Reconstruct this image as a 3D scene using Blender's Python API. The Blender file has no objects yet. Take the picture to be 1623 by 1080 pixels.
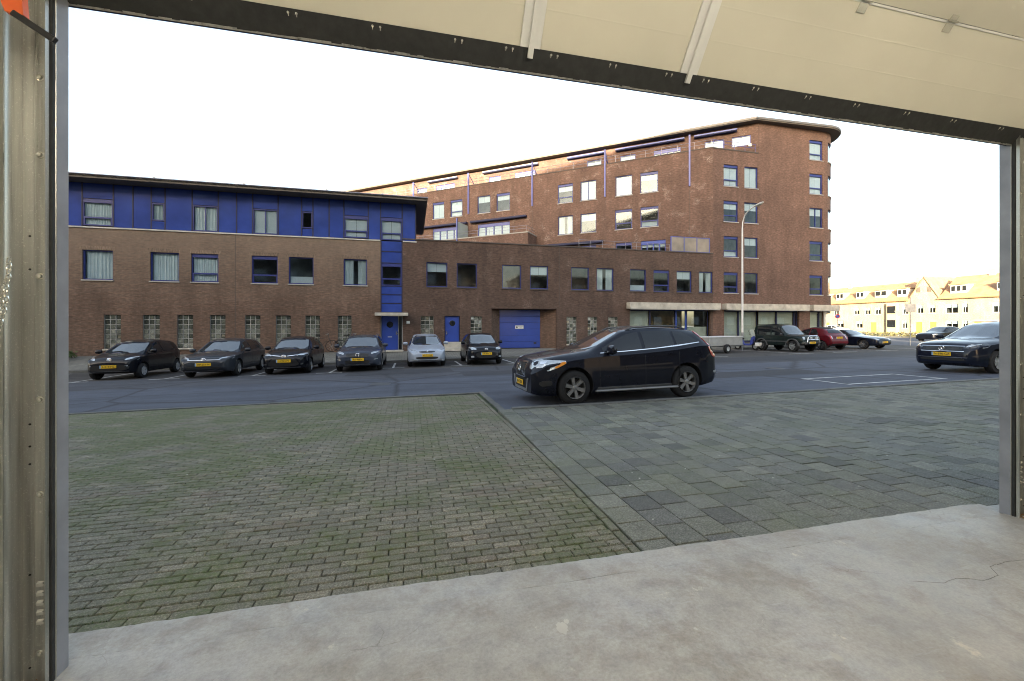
import bpy, bmesh, math, random
from mathutils import Vector, Matrix
from mathutils.bvhtree import BVHTree
random.seed(7)
scene = bpy.context.scene
COL = scene.collection
R = math.radians

# ------------------------------------------------------------------ camera, sky, sun, exposure
CAM_H = 1.65
cam = bpy.data.cameras.new('camera')
cam.sensor_width = 36.0
cam.lens = 36.0 * 660.0 / 1623.0
cam.shift_y = -25.0 / 1623.0
cam.clip_start = 0.05
cam.clip_end = 3000.0
cam_ob = bpy.data.objects.new('camera', cam)
COL.objects.link(cam_ob)
cam_ob.location = (0, 0, CAM_H)
cam_ob.rotation_euler = (R(90), 0, -math.atan(161.5 / 660.0))
scene.camera = cam_ob

SUN_EL, SUN_AZ = R(9.0), R(35.0)          # light travels towards +x,+y ; azimuth measured from +y to +x
world = bpy.data.worlds.new('World'); scene.world = world; world.use_nodes = True
wn = world.node_tree; wn.nodes.clear()
wo = wn.nodes.new('ShaderNodeOutputWorld'); wb_ = wn.nodes.new('ShaderNodeBackground')
sk = wn.nodes.new('ShaderNodeTexSky'); sk.sky_type = 'NISHITA'; sk.sun_disc = False
sk.sun_elevation = SUN_EL
sk.sun_rotation = SUN_AZ + math.pi
sk.air_density = 1.0; sk.dust_density = 3.8; sk.ozone_density = .6
wb_.inputs[1].default_value = 0.15
hs = wn.nodes.new('ShaderNodeHueSaturation'); hs.inputs['Saturation'].default_value = .78; wn.links.new(sk.outputs[0], hs.inputs['Color'])   # saturation lowered to whiten the sky
wn.links.new(hs.outputs[0], wb_.inputs[0]); wn.links.new(wb_.outputs[0], wo.inputs[0])
sl = bpy.data.lights.new('sun', 'SUN'); sl.energy = 4.6; sl.angle = R(0.53); sl.color = (1.0, 0.84, 0.6)
so = bpy.data.objects.new('sun', sl); COL.objects.link(so)
sdir = Vector((math.sin(SUN_AZ) * math.cos(SUN_EL), math.cos(SUN_AZ) * math.cos(SUN_EL), -math.sin(SUN_EL)))
so.rotation_euler = sdir.to_track_quat('-Z', 'Y').to_euler()
scene.view_settings.view_transform = 'Standard'
scene.view_settings.look = 'None'
scene.view_settings.gamma = 1.0
scene.view_settings.exposure = 2.6
scene.view_settings.use_curve_mapping = False
scene.render.engine = 'CYCLES'
try:
    scene.cycles.use_denoising = True
    scene.cycles.max_bounces = 8
    scene.cycles.pixel_filter_type = 'BLACKMAN_HARRIS'; scene.cycles.filter_width = 1.05
    scene.cycles.transparent_max_bounces = 12
    scene.cycles.caustics_reflective = False
    scene.cycles.caustics_refractive = False
except Exception:
    pass

# ------------------------------------------------------------------ materials
MATS = {}
class NT:
    def __init__(s, name):
        s.m = bpy.data.materials.new(name); s.m.use_nodes = True
        s.t = s.m.node_tree; s.p = s.t.nodes['Principled BSDF']; s.out = s.t.nodes['Material Output']
        MATS[name] = s.m
    def n(s, kind, **kw):
        nd = s.t.nodes.new('ShaderNode' + kind)
        for k, v in kw.items():
            if k.startswith('i_'):
                k = k[2:]; k = int(k) if k.isdigit() else k
                nd.inputs[k].default_value = v
            else: setattr(nd, k, v)
        return nd
    def l(s, a, b): s.t.links.new(a, b)
    def set(s, **kw):
        for k, v in kw.items(): s.p.inputs[k.replace('_', ' ')].default_value = v
        return s
    def obj(s): return s.n('TexCoord').outputs['Object']
    def pos(s): return s.n('NewGeometry').outputs['Position']
    def uv(s): return s.n('TexCoord').outputs['UV']
    def noise(s, co, sc, det=4, rough=.55, dist=0):
        nd = s.n('TexNoise'); nd.inputs['Scale'].default_value = sc; nd.inputs['Detail'].default_value = det
        nd.inputs['Roughness'].default_value = rough; nd.inputs['Distortion'].default_value = dist
        s.l(co, nd.inputs['Vector']); return nd.outputs['Fac']
    def ramp(s, fac, stops):
        nd = s.n('ValToRGB'); el = nd.color_ramp.elements
        while len(el) < len(stops): el.new(.5)
        for e, (p, c) in zip(el, stops):
            e.position = p; e.color = (c, c, c, 1) if isinstance(c, (int, float)) else (*c, 1)
        s.l(fac, nd.inputs[0]); return nd.outputs[0]
    def mix(s, fac, a, b, mode='MIX'):
        nd = s.n('Mix', data_type='RGBA', blend_type=mode)
        for sock, v in ((nd.inputs[0], fac), (nd.inputs[6], a), (nd.inputs[7], b)):
            if isinstance(v, (int, float)): sock.default_value = v
            elif isinstance(v, tuple): sock.default_value = (*v, 1) if len(v) == 3 else v
            else: s.l(v, sock)
        return nd.outputs[2]
    def base(s, c): s.l(c, s.p.inputs['Base Color'])
    def bump(s, h, st=.3, dist=.01):
        b = s.n('Bump'); b.inputs['Strength'].default_value = st; b.inputs['Distance'].default_value = dist
        s.l(h, b.inputs['Height']); s.l(b.outputs[0], s.p.inputs['Normal'])
    def math(s, op, a, b=None):
        nd = s.n('Math', operation=op)
        for i, v in enumerate((a, b)):
            if v is None: continue
            if isinstance(v, (int, float)): nd.inputs[i].default_value = v
            else: s.l(v, nd.inputs[i])
        return nd.outputs[0]

def simple(name, c, rough=.5, metal=0., coat=0., var=.12, vs=6., bump=0., spec=None):
    t = NT(name); t.set(Roughness=rough, Metallic=metal)
    if coat: t.p.inputs['Coat Weight'].default_value = coat; t.p.inputs['Coat Roughness'].default_value = .04
    if spec is not None: t.p.inputs['Specular IOR Level'].default_value = spec
    if var:
        f = t.noise(t.pos(), vs, 5)
        k = t.ramp(f, [(.3, 1 - var), (.7, 1 + var * .6)])
        t.base(t.mix(1., (*c,), k, 'MULTIPLY'))
        if bump: t.bump(f, bump, .004)
    else: t.p.inputs['Base Color'].default_value = (*c, 1)
    return t.m

def brick_mat(name, c1, c2, mortar, white=0., lightup=0.):
    t = NT(name); uv = t.uv(); t.set(Roughness=.88)
    b = t.n('TexBrick', offset=.5); t.l(uv, b.inputs['Vector'])
    b.inputs['Color1'].default_value = (*c1, 1); b.inputs['Color2'].default_value = (*c2, 1); b.inputs['Mortar'].default_value = (*mortar, 1)
    b.inputs['Scale'].default_value = 1.; b.inputs['Mortar Size'].default_value = .006; b.inputs['Brick Width'].default_value = .22; b.inputs['Row Height'].default_value = .066
    b.inputs['Bias'].default_value = -.1; b.inputs['Mortar Smooth'].default_value = .2
    n1 = t.noise(uv, .55, 5, .6); n2 = t.noise(uv, 7., 3)
    c = t.mix(1., b.outputs[0], t.ramp(n1, [(.3, .78), (.72, 1.18)]), 'MULTIPLY')
    mp = t.n('Mapping'); mp.inputs['Scale'].default_value = (4.6, 15.2, 1.); t.l(uv, mp.inputs[0])
    wn_ = t.n('TexNoise'); wn_.inputs['Scale'].default_value = 1.; wn_.inputs['Detail'].default_value = 1.; t.l(mp.outputs[0], wn_.inputs['Vector'])
    c = t.mix(.5, c, t.ramp(wn_.outputs['Fac'], [(.3, .55), (.5, 1.), (.7, 1.5)]), 'MULTIPLY')
    c = t.mix(.6, c, t.ramp(n2, [(.25, .7), (.75, 1.25)]), 'MULTIPLY')
    ms = t.n('Mapping'); ms.inputs['Scale'].default_value = (1.6, .16, 1.); t.l(uv, ms.inputs[0])
    c = t.mix(.8, c, t.ramp(t.noise(ms.outputs[0], 1., 6, .65), [(.38, .8), (.55, 1.), (.72, 1.12)]), 'MULTIPLY')
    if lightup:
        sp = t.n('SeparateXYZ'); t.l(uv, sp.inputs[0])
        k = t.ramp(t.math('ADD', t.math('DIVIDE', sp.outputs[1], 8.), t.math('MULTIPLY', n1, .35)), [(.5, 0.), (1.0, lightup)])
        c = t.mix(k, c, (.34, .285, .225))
    if white:
        n3 = t.noise(uv, 1.1, 6, .7); n4 = t.noise(uv, 14., 3, .8)
        k = t.math('MULTIPLY', t.ramp(n3, [(.55, 0.), (.68, white)]), t.ramp(n4, [(.45, 0.), (.65, 1.)]))
        c = t.mix(k, c, (.55, .5, .44))
    t.base(c)
    t.bump(b.outputs['Fac'], -.5, .006)
    return t.m

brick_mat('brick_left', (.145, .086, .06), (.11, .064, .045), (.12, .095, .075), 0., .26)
brick_mat('brick_soldier', (.205, .145, .105), (.155, .11, .08), (.15, .12, .095))
brick_mat('brick_mid', (.105, .062, .046), (.083, .049, .037), (.08, .062, .05), .16)
brick_mat('brick_tall', (.142, .08, .06), (.118, .066, .05), (.112, .08, .064), .5)
brick_mat('brick_front', (.142, .08, .06), (.118, .066, .05), (.112, .08, .064), .06)
brick_mat('brick_far', (.38, .305, .19), (.34, .27, .165), (.34, .285, .2))
brick_mat('brick_red_far', (.42, .2, .1), (.36, .16, .08), (.4, .28, .2))
simple('blue_panel', (.028, .056, .265), .16, 0, .5, .22, .9)
simple('blue_frame', (.008, .010, .045), .6, 0, 0, .1)
simple('blue_paint', (.02, .055, .31), .4, 0, .2, .12, 2.)
simple('blue_win', (.018, .03, .17), .45, 0, 0, .1)
simple('blue_post', (.07, .085, .30), .4)
simple('white_band', (.5, .48, .44), .7, 0, 0, .25, 2.)
simple('concrete_pale', (.46, .43, .37), .85, 0, 0, .3, 2.5)
simple('sill_grey', (.33, .32, .3), .7)
simple('roof_dark', (.09, .085, .085), .6, 0, 0, .3, 1.2)
simple('roof_edge', (.16, .15, .14), .5, .2)
simple('soffit', (.12, .105, .09), .8)
simple('coping', (.07, .06, .055), .8)
simple('curtain', (.66, .68, .67), .9, 0, 0, .08, 3)
simple('blind', (.52, .54, .55), .7, 0, 0, .04)
simple('room', (.10, .095, .09), .9, 0, 0, .5, 1.3)
simple('room_cool', (.22, .23, .23), .9, 0, 0, .5, .9)
simple('room_brown', (.20, .14, .10), .9, 0, 0, .6, .9)
simple('room_warm', (.42, .31, .16), .9, 0, 0, .6, 1.7)
simple('frosted', (.40, .44, .41), .35, 0, 0, .15, 1.2)
simple('frosted_warm', (.24, .20, .16), .3, 0, 0, .35, 1.)
t = NT('glass_block'); t.set(Roughness=.1); t.p.inputs['Coat Weight'].default_value = .6
gg = t.n('NewGeometry'); gf = t.noise(t.pos(), 22., 3, .7)
t.base(t.mix(1., t.ramp(gg.outputs['Random Per Island'], [(0, (.025, .03, .025)), (.45, (.09, .10, .08)), (.7, (.17, .18, .15)), (1, (.32, .33, .29))]), t.ramp(gf, [(.3, .45), (.7, 1.5)]), 'MULTIPLY')); t.bump(gf, .5, .01)
simple('block_grid', (.33, .33, .31), .7)
simple('steel_grey', (.30, .31, .32), .45, .3, 0, .2, 3)
simple('rail_metal', (.25, .25, .3), .4, .5)
simple('white_paint', (.62, .62, .62), .5, 0, 0, .1)
simple('white_sign', (.75, .75, .72), .5)
simple('black_paint', (.02, .02, .022), .4)
simple('black_rubber', (.018, .018, .017), .75, 0, 0, .4, 20, .3)
simple('tyre', (.011, .011, .012), .85, 0, 0, .2, 12)
simple('underbody', (.012, .012, .013), .8)
simple('alloy', (.52, .53, .54), .32, .85, 0, .08)
simple('rim_grey', (.24, .24, .24), .4, .6, 0, .1)
simple('alloy_dark', (.16, .16, .17), .35, .8)
simple('hubcap', (.5, .51, .53), .35, .5)
simple('chrome', (.78, .78, .8), .12, 1., 0, 0)
simple('lamp_clear', (.5, .54, .58), .08, .35, 1., .3, 9)
simple('lamp_black', (.06, .065, .07), .08, .3, 1., .4, 12)
simple('lamp_orange', (.8, .27, .02), .15, 0, 1., 0)
simple('lamp_red', (.42, .02, .02), .12, 0, 1., 0)
simple('grille_black', (.012, .012, .013), .4)
simple('plate_yellow', (.78, .47, .02), .4, 0, 0, 0)
simple('plate_blue', (.25, .42, .6), .4, 0, 0, 0)
simple('plastic_grey', (.07, .072, .075), .6)
t = NT('galvanised'); t.set(Roughness=.34, Metallic=.8); mp = t.n('Mapping'); mp.inputs['Scale'].default_value = (30., 30., 1.2); t.l(t.pos(), mp.inputs[0])
gn = t.noise(mp.outputs[0], 1., 4); gs = t.noise(t.pos(), 120., 2, .8)
t.base(t.mix(1., t.mix(1., (.40, .395, .36), t.ramp(gn, [(.3, .6), (.5, 1.), (.7, 1.2)]), 'MULTIPLY'), t.ramp(gs, [(.6, 1.), (.72, 1.5)]), 'MULTIPLY')); t.bump(t.noise(t.pos(), 9., 3), .1, .004)
t.l(t.ramp(gn, [(.3, .26), (.7, .46)]), t.p.inputs['Roughness'])
simple('jamb_paint', (.25, .255, .28), .5, .1, 0, .2, 5., .1)
simple('bolt_metal', (.72, .70, .62), .25, .9, 0, .1)
simple('orange_plastic', (.75, .13, .03), .4)
simple('plaster', (.62, .6, .53), .9, 0, 0, .15, 1.5)
simple('ceiling_paint', (.7, .69, .66), .9, 0, 0, .1)
simple('roof_tile', (.30, .185, .105), .8, 0, 0, .3, 1.5)
simple('far_white', (.55, .53, .47), .8)
simple('far_dark', (.12, .1, .08), .3)
simple('door_orange', (.65, .32, .06), .5)
simple('concrete_kerb', (.13, .13, .12), .9, 0, 0, .3, 4)
simple('trailer_white', (.30, .30, .29), .5, 0, 0, .2, 2)
simple('road_mark', (.5, .5, .48), .8, 0, 0, .5, 5.)
simple('leaf_debris', (.6, .58, .5), .8)
simple('wood_brown', (.3, .17, .08), .7)

def paint(name, c, metal=.35, rough=.32):
    t = NT(name); metal *= .35; t.set(Roughness=rough, Metallic=metal)
    f = t.noise(t.pos(), 2.2, 6, .65)
    t.base(t.mix(1., c, t.ramp(f, [(.3, .85), (.75, 1.15)]), 'MULTIPLY'))
    t.l(t.ramp(t.noise(t.pos(), 5., 5), [(.3, rough * .8), (.75, rough * 1.35)]), t.p.inputs['Roughness'])
    t.p.inputs['Coat Weight'].default_value = .6; t.p.inputs['Coat Roughness'].default_value = .02; t.p.inputs['Specular IOR Level'].default_value = .12; t.p.inputs['Coat IOR'].default_value = 1.45
    return t.m
paint('paint_navy', (.006, .007, .014))
paint('paint_black', (.004, .005, .009), .3)
paint('paint_grey', (.03, .034, .042), .5)
paint('paint_grey2', (.045, .053, .075), .5)
paint('paint_silver', (.36, .40, .47), .6)
paint('paint_green', (.012, .02, .02), .2)
paint('paint_red', (.085, .006, .012), .2)
paint('paint_blue', (.006, .009, .02), .2)
paint('paint_white', (.7, .7, .68), 0.)
paint('paint_scooter', (.05, .07, .3), .1)

def glass(name, tint, ior, rough=0.):
    t = NT(name); t.t.nodes.remove(t.p)
    tr = t.n('BsdfTransparent'); tr.inputs[0].default_value = (*tint, 1)
    gl = t.n('BsdfGlossy'); gl.inputs['Roughness'].default_value = rough; gl.inputs[0].default_value = (.82, .92, 1, 1)
    lw = t.n('LayerWeight'); lw.inputs[0].default_value = .5
    fr = t.n('Math', operation='MULTIPLY_ADD'); fr.inputs[1].default_value = 1. - ior; fr.inputs[2].default_value = ior
    t.l(t.math('POWER', lw.outputs['Facing'], 4.), fr.inputs[0])
    bp = t.n('Bump'); bp.inputs['Strength'].default_value = .02; bp.inputs['Distance'].default_value = .02
    t.l(t.noise(t.pos(), .9, 2), bp.inputs['Height'])
    t.l(bp.outputs[0], gl.inputs['Normal']); 
    mx = t.n('MixShader'); t.l(fr.outputs[0], mx.inputs[0]); t.l(tr.outputs[0], mx.inputs[1]); t.l(gl.outputs[0], mx.inputs[2])
    t.l(mx.outputs[0], t.out.inputs[0]); return t.m
glass('pane_glass', (.85, .90, .92), .03, .05)
glass('shop_glass', (.92, .94, .92), .06)
t = NT('windscreen_glass'); t.set(Roughness=.03); t.p.inputs['Base Color'].default_value = (.03, .035, .04, 1); t.p.inputs['IOR'].default_value = 2.5
t = NT('car_glass'); t.set(Roughness=.03, Metallic=0.); t.p.inputs['Base Color'].default_value = (.012, .014, .017, 1)
t.p.inputs['IOR'].default_value = 1.52

def asphalt(name, c, cracks=True):
    t = NT(name); p = t.pos(); t.set(Roughness=.9)
    n1 = t.noise(p, .35, 5, .6); n2 = t.noise(p, 60., 3, .8); n3 = t.noise(p, 2.5, 4, .6)
    k = t.mix(1., t.ramp(n1, [(.3, .82), (.7, 1.16)]), t.ramp(n2, [(.25, .6), (.75, 1.4)]), 'MULTIPLY')
    k = t.mix(1., k, t.ramp(n3, [(.3, .9), (.7, 1.1)]), 'MULTIPLY')
    c = t.mix(1., c, k, 'MULTIPLY')
    if cracks:
        v = t.n('TexVoronoi', feature='DISTANCE_TO_EDGE'); v.inputs['Scale'].default_value = .22
        w = t.n('Mapping'); t.l(p, w.inputs[0])
        nz = t.n('TexNoise'); nz.inputs['Scale'].default_value = 1.2; t.l(p, nz.inputs['Vector'])
        t.l(t.mix(.12, p, nz.outputs['Color'], 'ADD'), v.inputs['Vector'])
        c = t.mix(t.ramp(v.outputs[0], [(.0, .8), (.02, 0.)]), c, (.025, .025, .028))
        sp_ = t.n('Mapping'); sp_.inputs['Scale'].default_value = (.05, 1.1, 1.); t.l(p, sp_.inputs[0])
        c = t.mix(.9, c, t.ramp(t.noise(sp_.outputs[0], 1., 5, .6), [(.35, .72), (.52, 1.), (.7, 1.18)]), 'MULTIPLY')
        c = t.mix(t.ramp(t.noise(p, 1.3, 6, .75), [(.62, 0.), (.72, .5)]), c, (.035, .035, .04))
    t.base(c); t.bump(n2, .4, .006)
    return t.m
asphalt('asphalt', (.072, .079, .102)); asphalt('asphalt_old', (.062, .064, .076)); asphalt('asphalt_patch', (.04, .041, .048), False)
asphalt('asphalt_bay', (.058, .054, .052))

# far pavement: small tiles too far off to tell apart
t = NT('pavement_far'); t.set(Roughness=.9); p = t.pos()
b = t.n('TexBrick', offset=.5); t.l(p, b.inputs[0]); b.inputs['Scale'].default_value = 1.; b.inputs['Brick Width'].default_value = .3; b.inputs['Row Height'].default_value = .3; b.inputs['Mortar Size'].default_value = .008
b.inputs['Color1'].default_value = (.15, .15, .135, 1); b.inputs['Color2'].default_value = (.19, .185, .165, 1); b.inputs['Mortar'].default_value = (.07, .07, .055, 1)
t.base(t.mix(1., b.outputs[0], t.ramp(t.noise(p, .8, 5), [(.3, .75), (.7, 1.15)]), 'MULTIPLY'))

def paver(name, cols, moss, specks=True):
    t = NT(name); t.set(Roughness=.92); p = t.pos()
    g = t.n('NewGeometry'); oi = t.n('ObjectInfo')
    rnd = t.math('FRACT', t.math('ADD', g.outputs['Random Per Island'], oi.outputs['Random']))
    c = t.ramp(rnd, cols)
    n2 = t.noise(p, 75., 4, .8); n3 = t.noise(p, 9., 4)
    c = t.mix(1., c, t.ramp(n2, [(.3, .4), (.5, 1.), (.68, 2.1)]), 'MULTIPLY')
    c = t.mix(1., c, t.ramp(n3, [(.3, .85), (.7, 1.12)]), 'MULTIPLY')
    n1 = t.noise(p, 1.15, 6, .66); n4 = t.noise(p, 28., 4, .7)
    sx = t.n('SeparateXYZ'); t.l(p, sx.inputs[0])
    far = t.n('MapRange'); t.l(sx.outputs[1], far.inputs[0]); far.inputs[1].default_value = 3.5; far.inputs[2].default_value = 7.5
    lft = t.n('MapRange'); t.l(sx.outputs[0], lft.inputs[0]); lft.inputs[1].default_value = 2.5; lft.inputs[2].default_value = -3.
    n1 = t.math('ADD', n1, t.math('MULTIPLY', t.math('MULTIPLY', far.outputs[0], lft.outputs[0]), .09))
    k = t.math('MULTIPLY', t.ramp(n1, [(.46, .06), (.62, moss)]), t.ramp(n4, [(.35, .25), (.65, 1.)]))
    c = t.mix(k, c, (.075, .10, .022))
    t.base(c); t.bump(n2, .55, .004)
    return t.m
paver('paver_brick', [(0, (.125, .114, .085)), (.35, (.16, .145, .108)), (.6, (.14, .128, .098)), (.85, (.195, .172, .128)), (1, (.14, .114, .088))], .85)
paver('paver_slab', [(0, (.09, .087, .08)), (.18, (.125, .122, .104)), (.4, (.16, .154, .122)), (.6, (.13, .128, .113)), (.8, (.182, .176, .142)), (1, (.10, .096, .093))], .35)
t = NT('joint_soil'); t.set(Roughness=1.); p = t.pos()
t.base(t.mix(t.ramp(t.noise(p, 3.5, 5), [(.38, 0.), (.6, 1.)]), (.016, .016, .011), (.04, .07, .012)))

# worn concrete floor
t = NT('concrete_floor'); p = t.pos()
a = t.noise(p, 1.1, 8, .62, .2); b2 = t.noise(p, 5., 7, .65); c3 = t.noise(p, 55., 5, .8); d4 = t.noise(p, 2.4, 7, .72, .25)
c = t.ramp(a, [(.28, (.25, .22, .18)), (.42, (.33, .30, .255)), (.55, (.37, .345, .305)), (.66, (.375, .36, .34)), (.78, (.43, .40, .35))])
c = t.mix(.75, c, t.ramp(b2, [(.3, .66), (.5, 1.), (.72, 1.16)]), 'MULTIPLY')
c = t.mix(t.ramp(d4, [(.5, 0.), (.63, .62)]), c, (.235, .195, .15))
c = t.mix(t.ramp(t.noise(p, 4.3, 8, .78, .3), [(.62, 0.), (.67, .7)]), c, (.56, .50, .39))
c = t.mix(.6, c, t.ramp(c3, [(.3, .68), (.5, 1.), (.7, 1.3)]), 'MULTIPLY')
v = t.n('TexVoronoi', feature='DISTANCE_TO_EDGE'); v.inputs['Scale'].default_value = .7
nz = t.n('TexNoise'); nz.inputs['Scale'].default_value = 2.5; nz.inputs['Detail'].default_value = 6; t.l(p, nz.inputs['Vector'])
t.l(t.mix(.6, p, nz.outputs['Color'], 'ADD'), v.inputs['Vector'])
crk = t.math('MULTIPLY', t.ramp(v.outputs[0], [(.0, .8), (.0035, 0.)]), t.ramp(t.noise(p, .8, 3), [(.5, 0.), (.6, 1.)]))
c = t.mix(crk, c, (.16, .13, .10))
sm_ = t.n('Mapping'); sm_.inputs['Scale'].default_value = (1.2, 14., 1.); sm_.inputs['Rotation'].default_value = (0, 0, .5); t.l(p, sm_.inputs[0])
c = t.mix(t.ramp(t.noise(sm_.outputs[0], 2., 6, .7), [(.6, 0.), (.7, .35)]), c, (.50, .48, .44))
c = t.mix(t.ramp(t.noise(p, 17., 5, .8), [(.66, 0.), (.72, .55)]), c, (.17, .14, .105))
t.base(c); t.l(t.ramp(b2, [(.3, .45), (.7, .75)]), t.p.inputs['Roughness']); t.bump(b2, .12, .01)
simple('crack_dark', (.10, .08, .055), 1., 0, 0, .3, 20)

# cream embossed door panel
t = NT('door_panel'); p = t.pos(); t.set(Roughness=.3)
w = t.noise(p, 160., 3, .7); s5 = t.noise(p, 1.3, 4)
t.base(t.mix(1., (.60, .565, .455), t.ramp(s5, [(.3, .93), (.7, 1.04)]), 'MULTIPLY')); t.bump(w, .12, .002)
t = NT('door_rib'); p = t.pos(); t.set(Roughness=.3, Metallic=.15)
t.base(t.mix(1., (.72, .71, .67), t.ramp(t.noise(p, 4., 5), [(.3, .9), (.7, 1.06)]), 'MULTIPLY'))
t = NT('hedge_leaf'); p = t.pos(); t.set(Roughness=.8)
t.base(t.ramp(t.noise(p, 3., 4), [(.3, (.03, .05, .015)), (.5, (.06, .09, .025)), (.75, (.11, .13, .045))]))
t = NT('dry_grass'); p = t.pos(); t.set(Roughness=.9)
t.base(t.ramp(t.noise(p, 2., 4), [(.3, (.07, .08, .03)), (.7, (.2, .17, .08))]))
simple('ground_far', (.12, .12, .11), .95, 0, 0, .3, .05)

# ------------------------------------------------------------------ mesh helpers
WM = {}
class MB:
    def __init__(s): s.v = []; s.f = []; s.uv = {}
    def add(s, vs, fs, M=None):
        o = len(s.v)
        s.v += [tuple(M @ Vector(v)) if M else tuple(v) for v in vs]
        s.f += [tuple(i + o for i in f) for f in fs]
        return s
    def box(s, x0, x1, y0, y1, z0, z1, M=None):
        return s.add([(x0, y0, z0), (x1, y0, z0), (x1, y1, z0), (x0, y1, z0), (x0, y0, z1), (x1, y0, z1), (x1, y1, z1), (x0, y1, z1)],
                     [(0, 3, 2, 1), (4, 5, 6, 7), (0, 1, 5, 4), (1, 2, 6, 5), (2, 3, 7, 6), (3, 0, 4, 7)], M)
    def cbox(s, x0, x1, y0, y1, z0, z1, c=.01, M=None):
        """box with chamfered top and vertical edges (20 faces or fewer)"""
        b = [(x0, y0), (x1, y0), (x1, y1), (x0, y1)]
        t = [(x0 + c, y0 + c), (x1 - c, y0 + c), (x1 - c, y1 - c), (x0 + c, y1 - c)]
        vs = [(*q, z0) for q in b] + [(*q, z1 - c) for q in b] + [(*q, z1) for q in t]
        fs = [(0, 3, 2, 1), (8, 9, 10, 11)]
        for k in (0, 4):
            for i in range(4): fs.append((k + i, k + (i + 1) % 4, k + 4 + (i + 1) % 4, k + 4 + i))
        return s.add(vs, fs, M)
    def rbox(s, x0, x1, y0, y1, z0, z1, c=.01, M=None):
        """box with all edges chamfered"""
        bm = bmesh.new(); bmesh.ops.create_cube(bm, size=1.)
        for v in bm.verts: v.co = Vector(((x0 + x1) / 2 + v.co.x * (x1 - x0), (y0 + y1) / 2 + v.co.y * (y1 - y0), (z0 + z1) / 2 + v.co.z * (z1 - z0)))
        bmesh.ops.bevel(bm, geom=bm.edges[:], offset=c, segments=2, affect='EDGES', profile=.5)
        bm.verts.index_update()
        s.add([v.co[:] for v in bm.verts], [[v.index for v in f.verts] for f in bm.faces], M); bm.free(); return s
    def prism(s, poly, y0, y1, M=None):
        """poly in (x,z), extruded in y"""
        n = len(poly)
        vs = [(x, y0, z) for x, z in poly] + [(x, y1, z) for x, z in poly]
        fs = [tuple(range(n)), tuple(range(2 * n - 1, n - 1, -1))] + [(i, i + n, (i + 1) % n + n, (i + 1) % n) for i in range(n)]
        return s.add(vs, fs, M)
    def plan(s, poly, z0, z1, M=None):
        n = len(poly)
        vs = [(x, y, z0) for x, y in poly] + [(x, y, z1) for x, y in poly]
        fs = [tuple(range(n - 1, -1, -1)), tuple(range(n, 2 * n))] + [(i, (i + 1) % n, (i + 1) % n + n, i + n) for i in range(n)]
        return s.add(vs, fs, M)
    def tube(s, pts, r, n=8, M=None, r2=None, cap=True):
        pts = [Vector(p) for p in pts]; vs = []; fs = []
        for i, p in enumerate(pts):
            d = (pts[min(i + 1, len(pts) - 1)] - pts[max(i - 1, 0)]).normalized()
            u = d.cross(Vector((0, 0, 1)) if abs(d.z) < .9 else Vector((1, 0, 0))).normalized(); w = d.cross(u)
            rr = r if r2 is None else r + (r2 - r) * i / (len(pts) - 1)
            for k in range(n):
                a = 2 * math.pi * k / n; vs.append(tuple(p + u * (rr * math.cos(a)) + w * (rr * math.sin(a))))
        for i in range(len(pts) - 1):
            for k in range(n): fs.append((i * n + k, i * n + (k + 1) % n, (i + 1) * n + (k + 1) % n, (i + 1) * n + k))
        if cap: fs += [tuple(range(n - 1, -1, -1)), tuple(range((len(pts) - 1) * n, len(pts) * n))]
        return s.add(vs, fs, M)
    def lathe_y(s, prof, n=28, M=None):
        """profile of (radius, y) turned about the y axis"""
        vs = []; fs = []; m = len(prof)
        for k in range(n):
            a = 2 * math.pi * k / n
            for r, y in prof: vs.append((r * math.cos(a), y, r * math.sin(a)))
        for k in range(n):
            for i in range(m - 1): fs.append((k * m + i, k * m + i + 1, ((k + 1) % n) * m + i + 1, ((k + 1) % n) * m + i))
        return s.add(vs, fs, M)
    def lathe_z(s, prof, n=20, M=None):
        Q = Matrix.Rotation(R(90), 4, 'X')
        return s.lathe_y(prof, n, (M or Matrix()) @ Q)
    def mesh(s, name, mat, smooth=False, uvs=None):
        me = bpy.data.meshes.new(name); me.from_pydata(s.v, [], s.f)
        if mat: me.materials.append(MATS[mat])
        if smooth:
            me.polygons.foreach_set('use_smooth', [True] * len(me.polygons))
            try: me.set_sharp_from_angle(angle=R(38))
            except Exception: pass
        if uvs is not None:
            l = me.uv_layers.new(name='UVMap')
            for i, lp in enumerate(me.loops): l.data[i].uv = uvs[lp.vertex_index]
        me.update(); return me
    def build(s, name, mat, parent=None, M=None, smooth=False, uvs=None):
        return put(name, s.mesh(name, mat, smooth, uvs), parent, M)
def put(name, me, parent=None, M=None):
    o = bpy.data.objects.new(name, me); COL.objects.link(o)
    M = M or (WM[parent] if parent else Matrix())
    WM[o] = M.copy()
    if parent: o.parent = parent; o.matrix_basis = WM[parent].inverted() @ M
    else: o.matrix_basis = M
    return o
def thing(name, label, cat, M=None, group=None):
    o = bpy.data.objects.new(name, None); COL.objects.link(o); o.empty_display_size = .2
    M = M or Matrix(); o.matrix_basis = M; WM[o] = M.copy()
    return tag(o, label, cat, group)
def tag(o, label, cat, group=None):
    o['label'] = label; o['category'] = cat
    if group: o['group'] = group
    return o
def structure(o, label=None):
    o['kind'] = 'structure'
    if label: o['label'] = label
    return o
def T(x, y, z=0., rz=0.): return Matrix.Translation((x, y, z)) @ Matrix.Rotation(rz, 4, 'Z')
def text(parent, s, size, M, mat, name='lettering'):
    cu = bpy.data.curves.new(name, 'FONT'); cu.body = s; cu.size = size; cu.align_x = 'CENTER'; cu.align_y = 'CENTER'; cu.extrude = .001
    cu.materials.append(MATS[mat]); return put(name, cu, parent, M)

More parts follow.
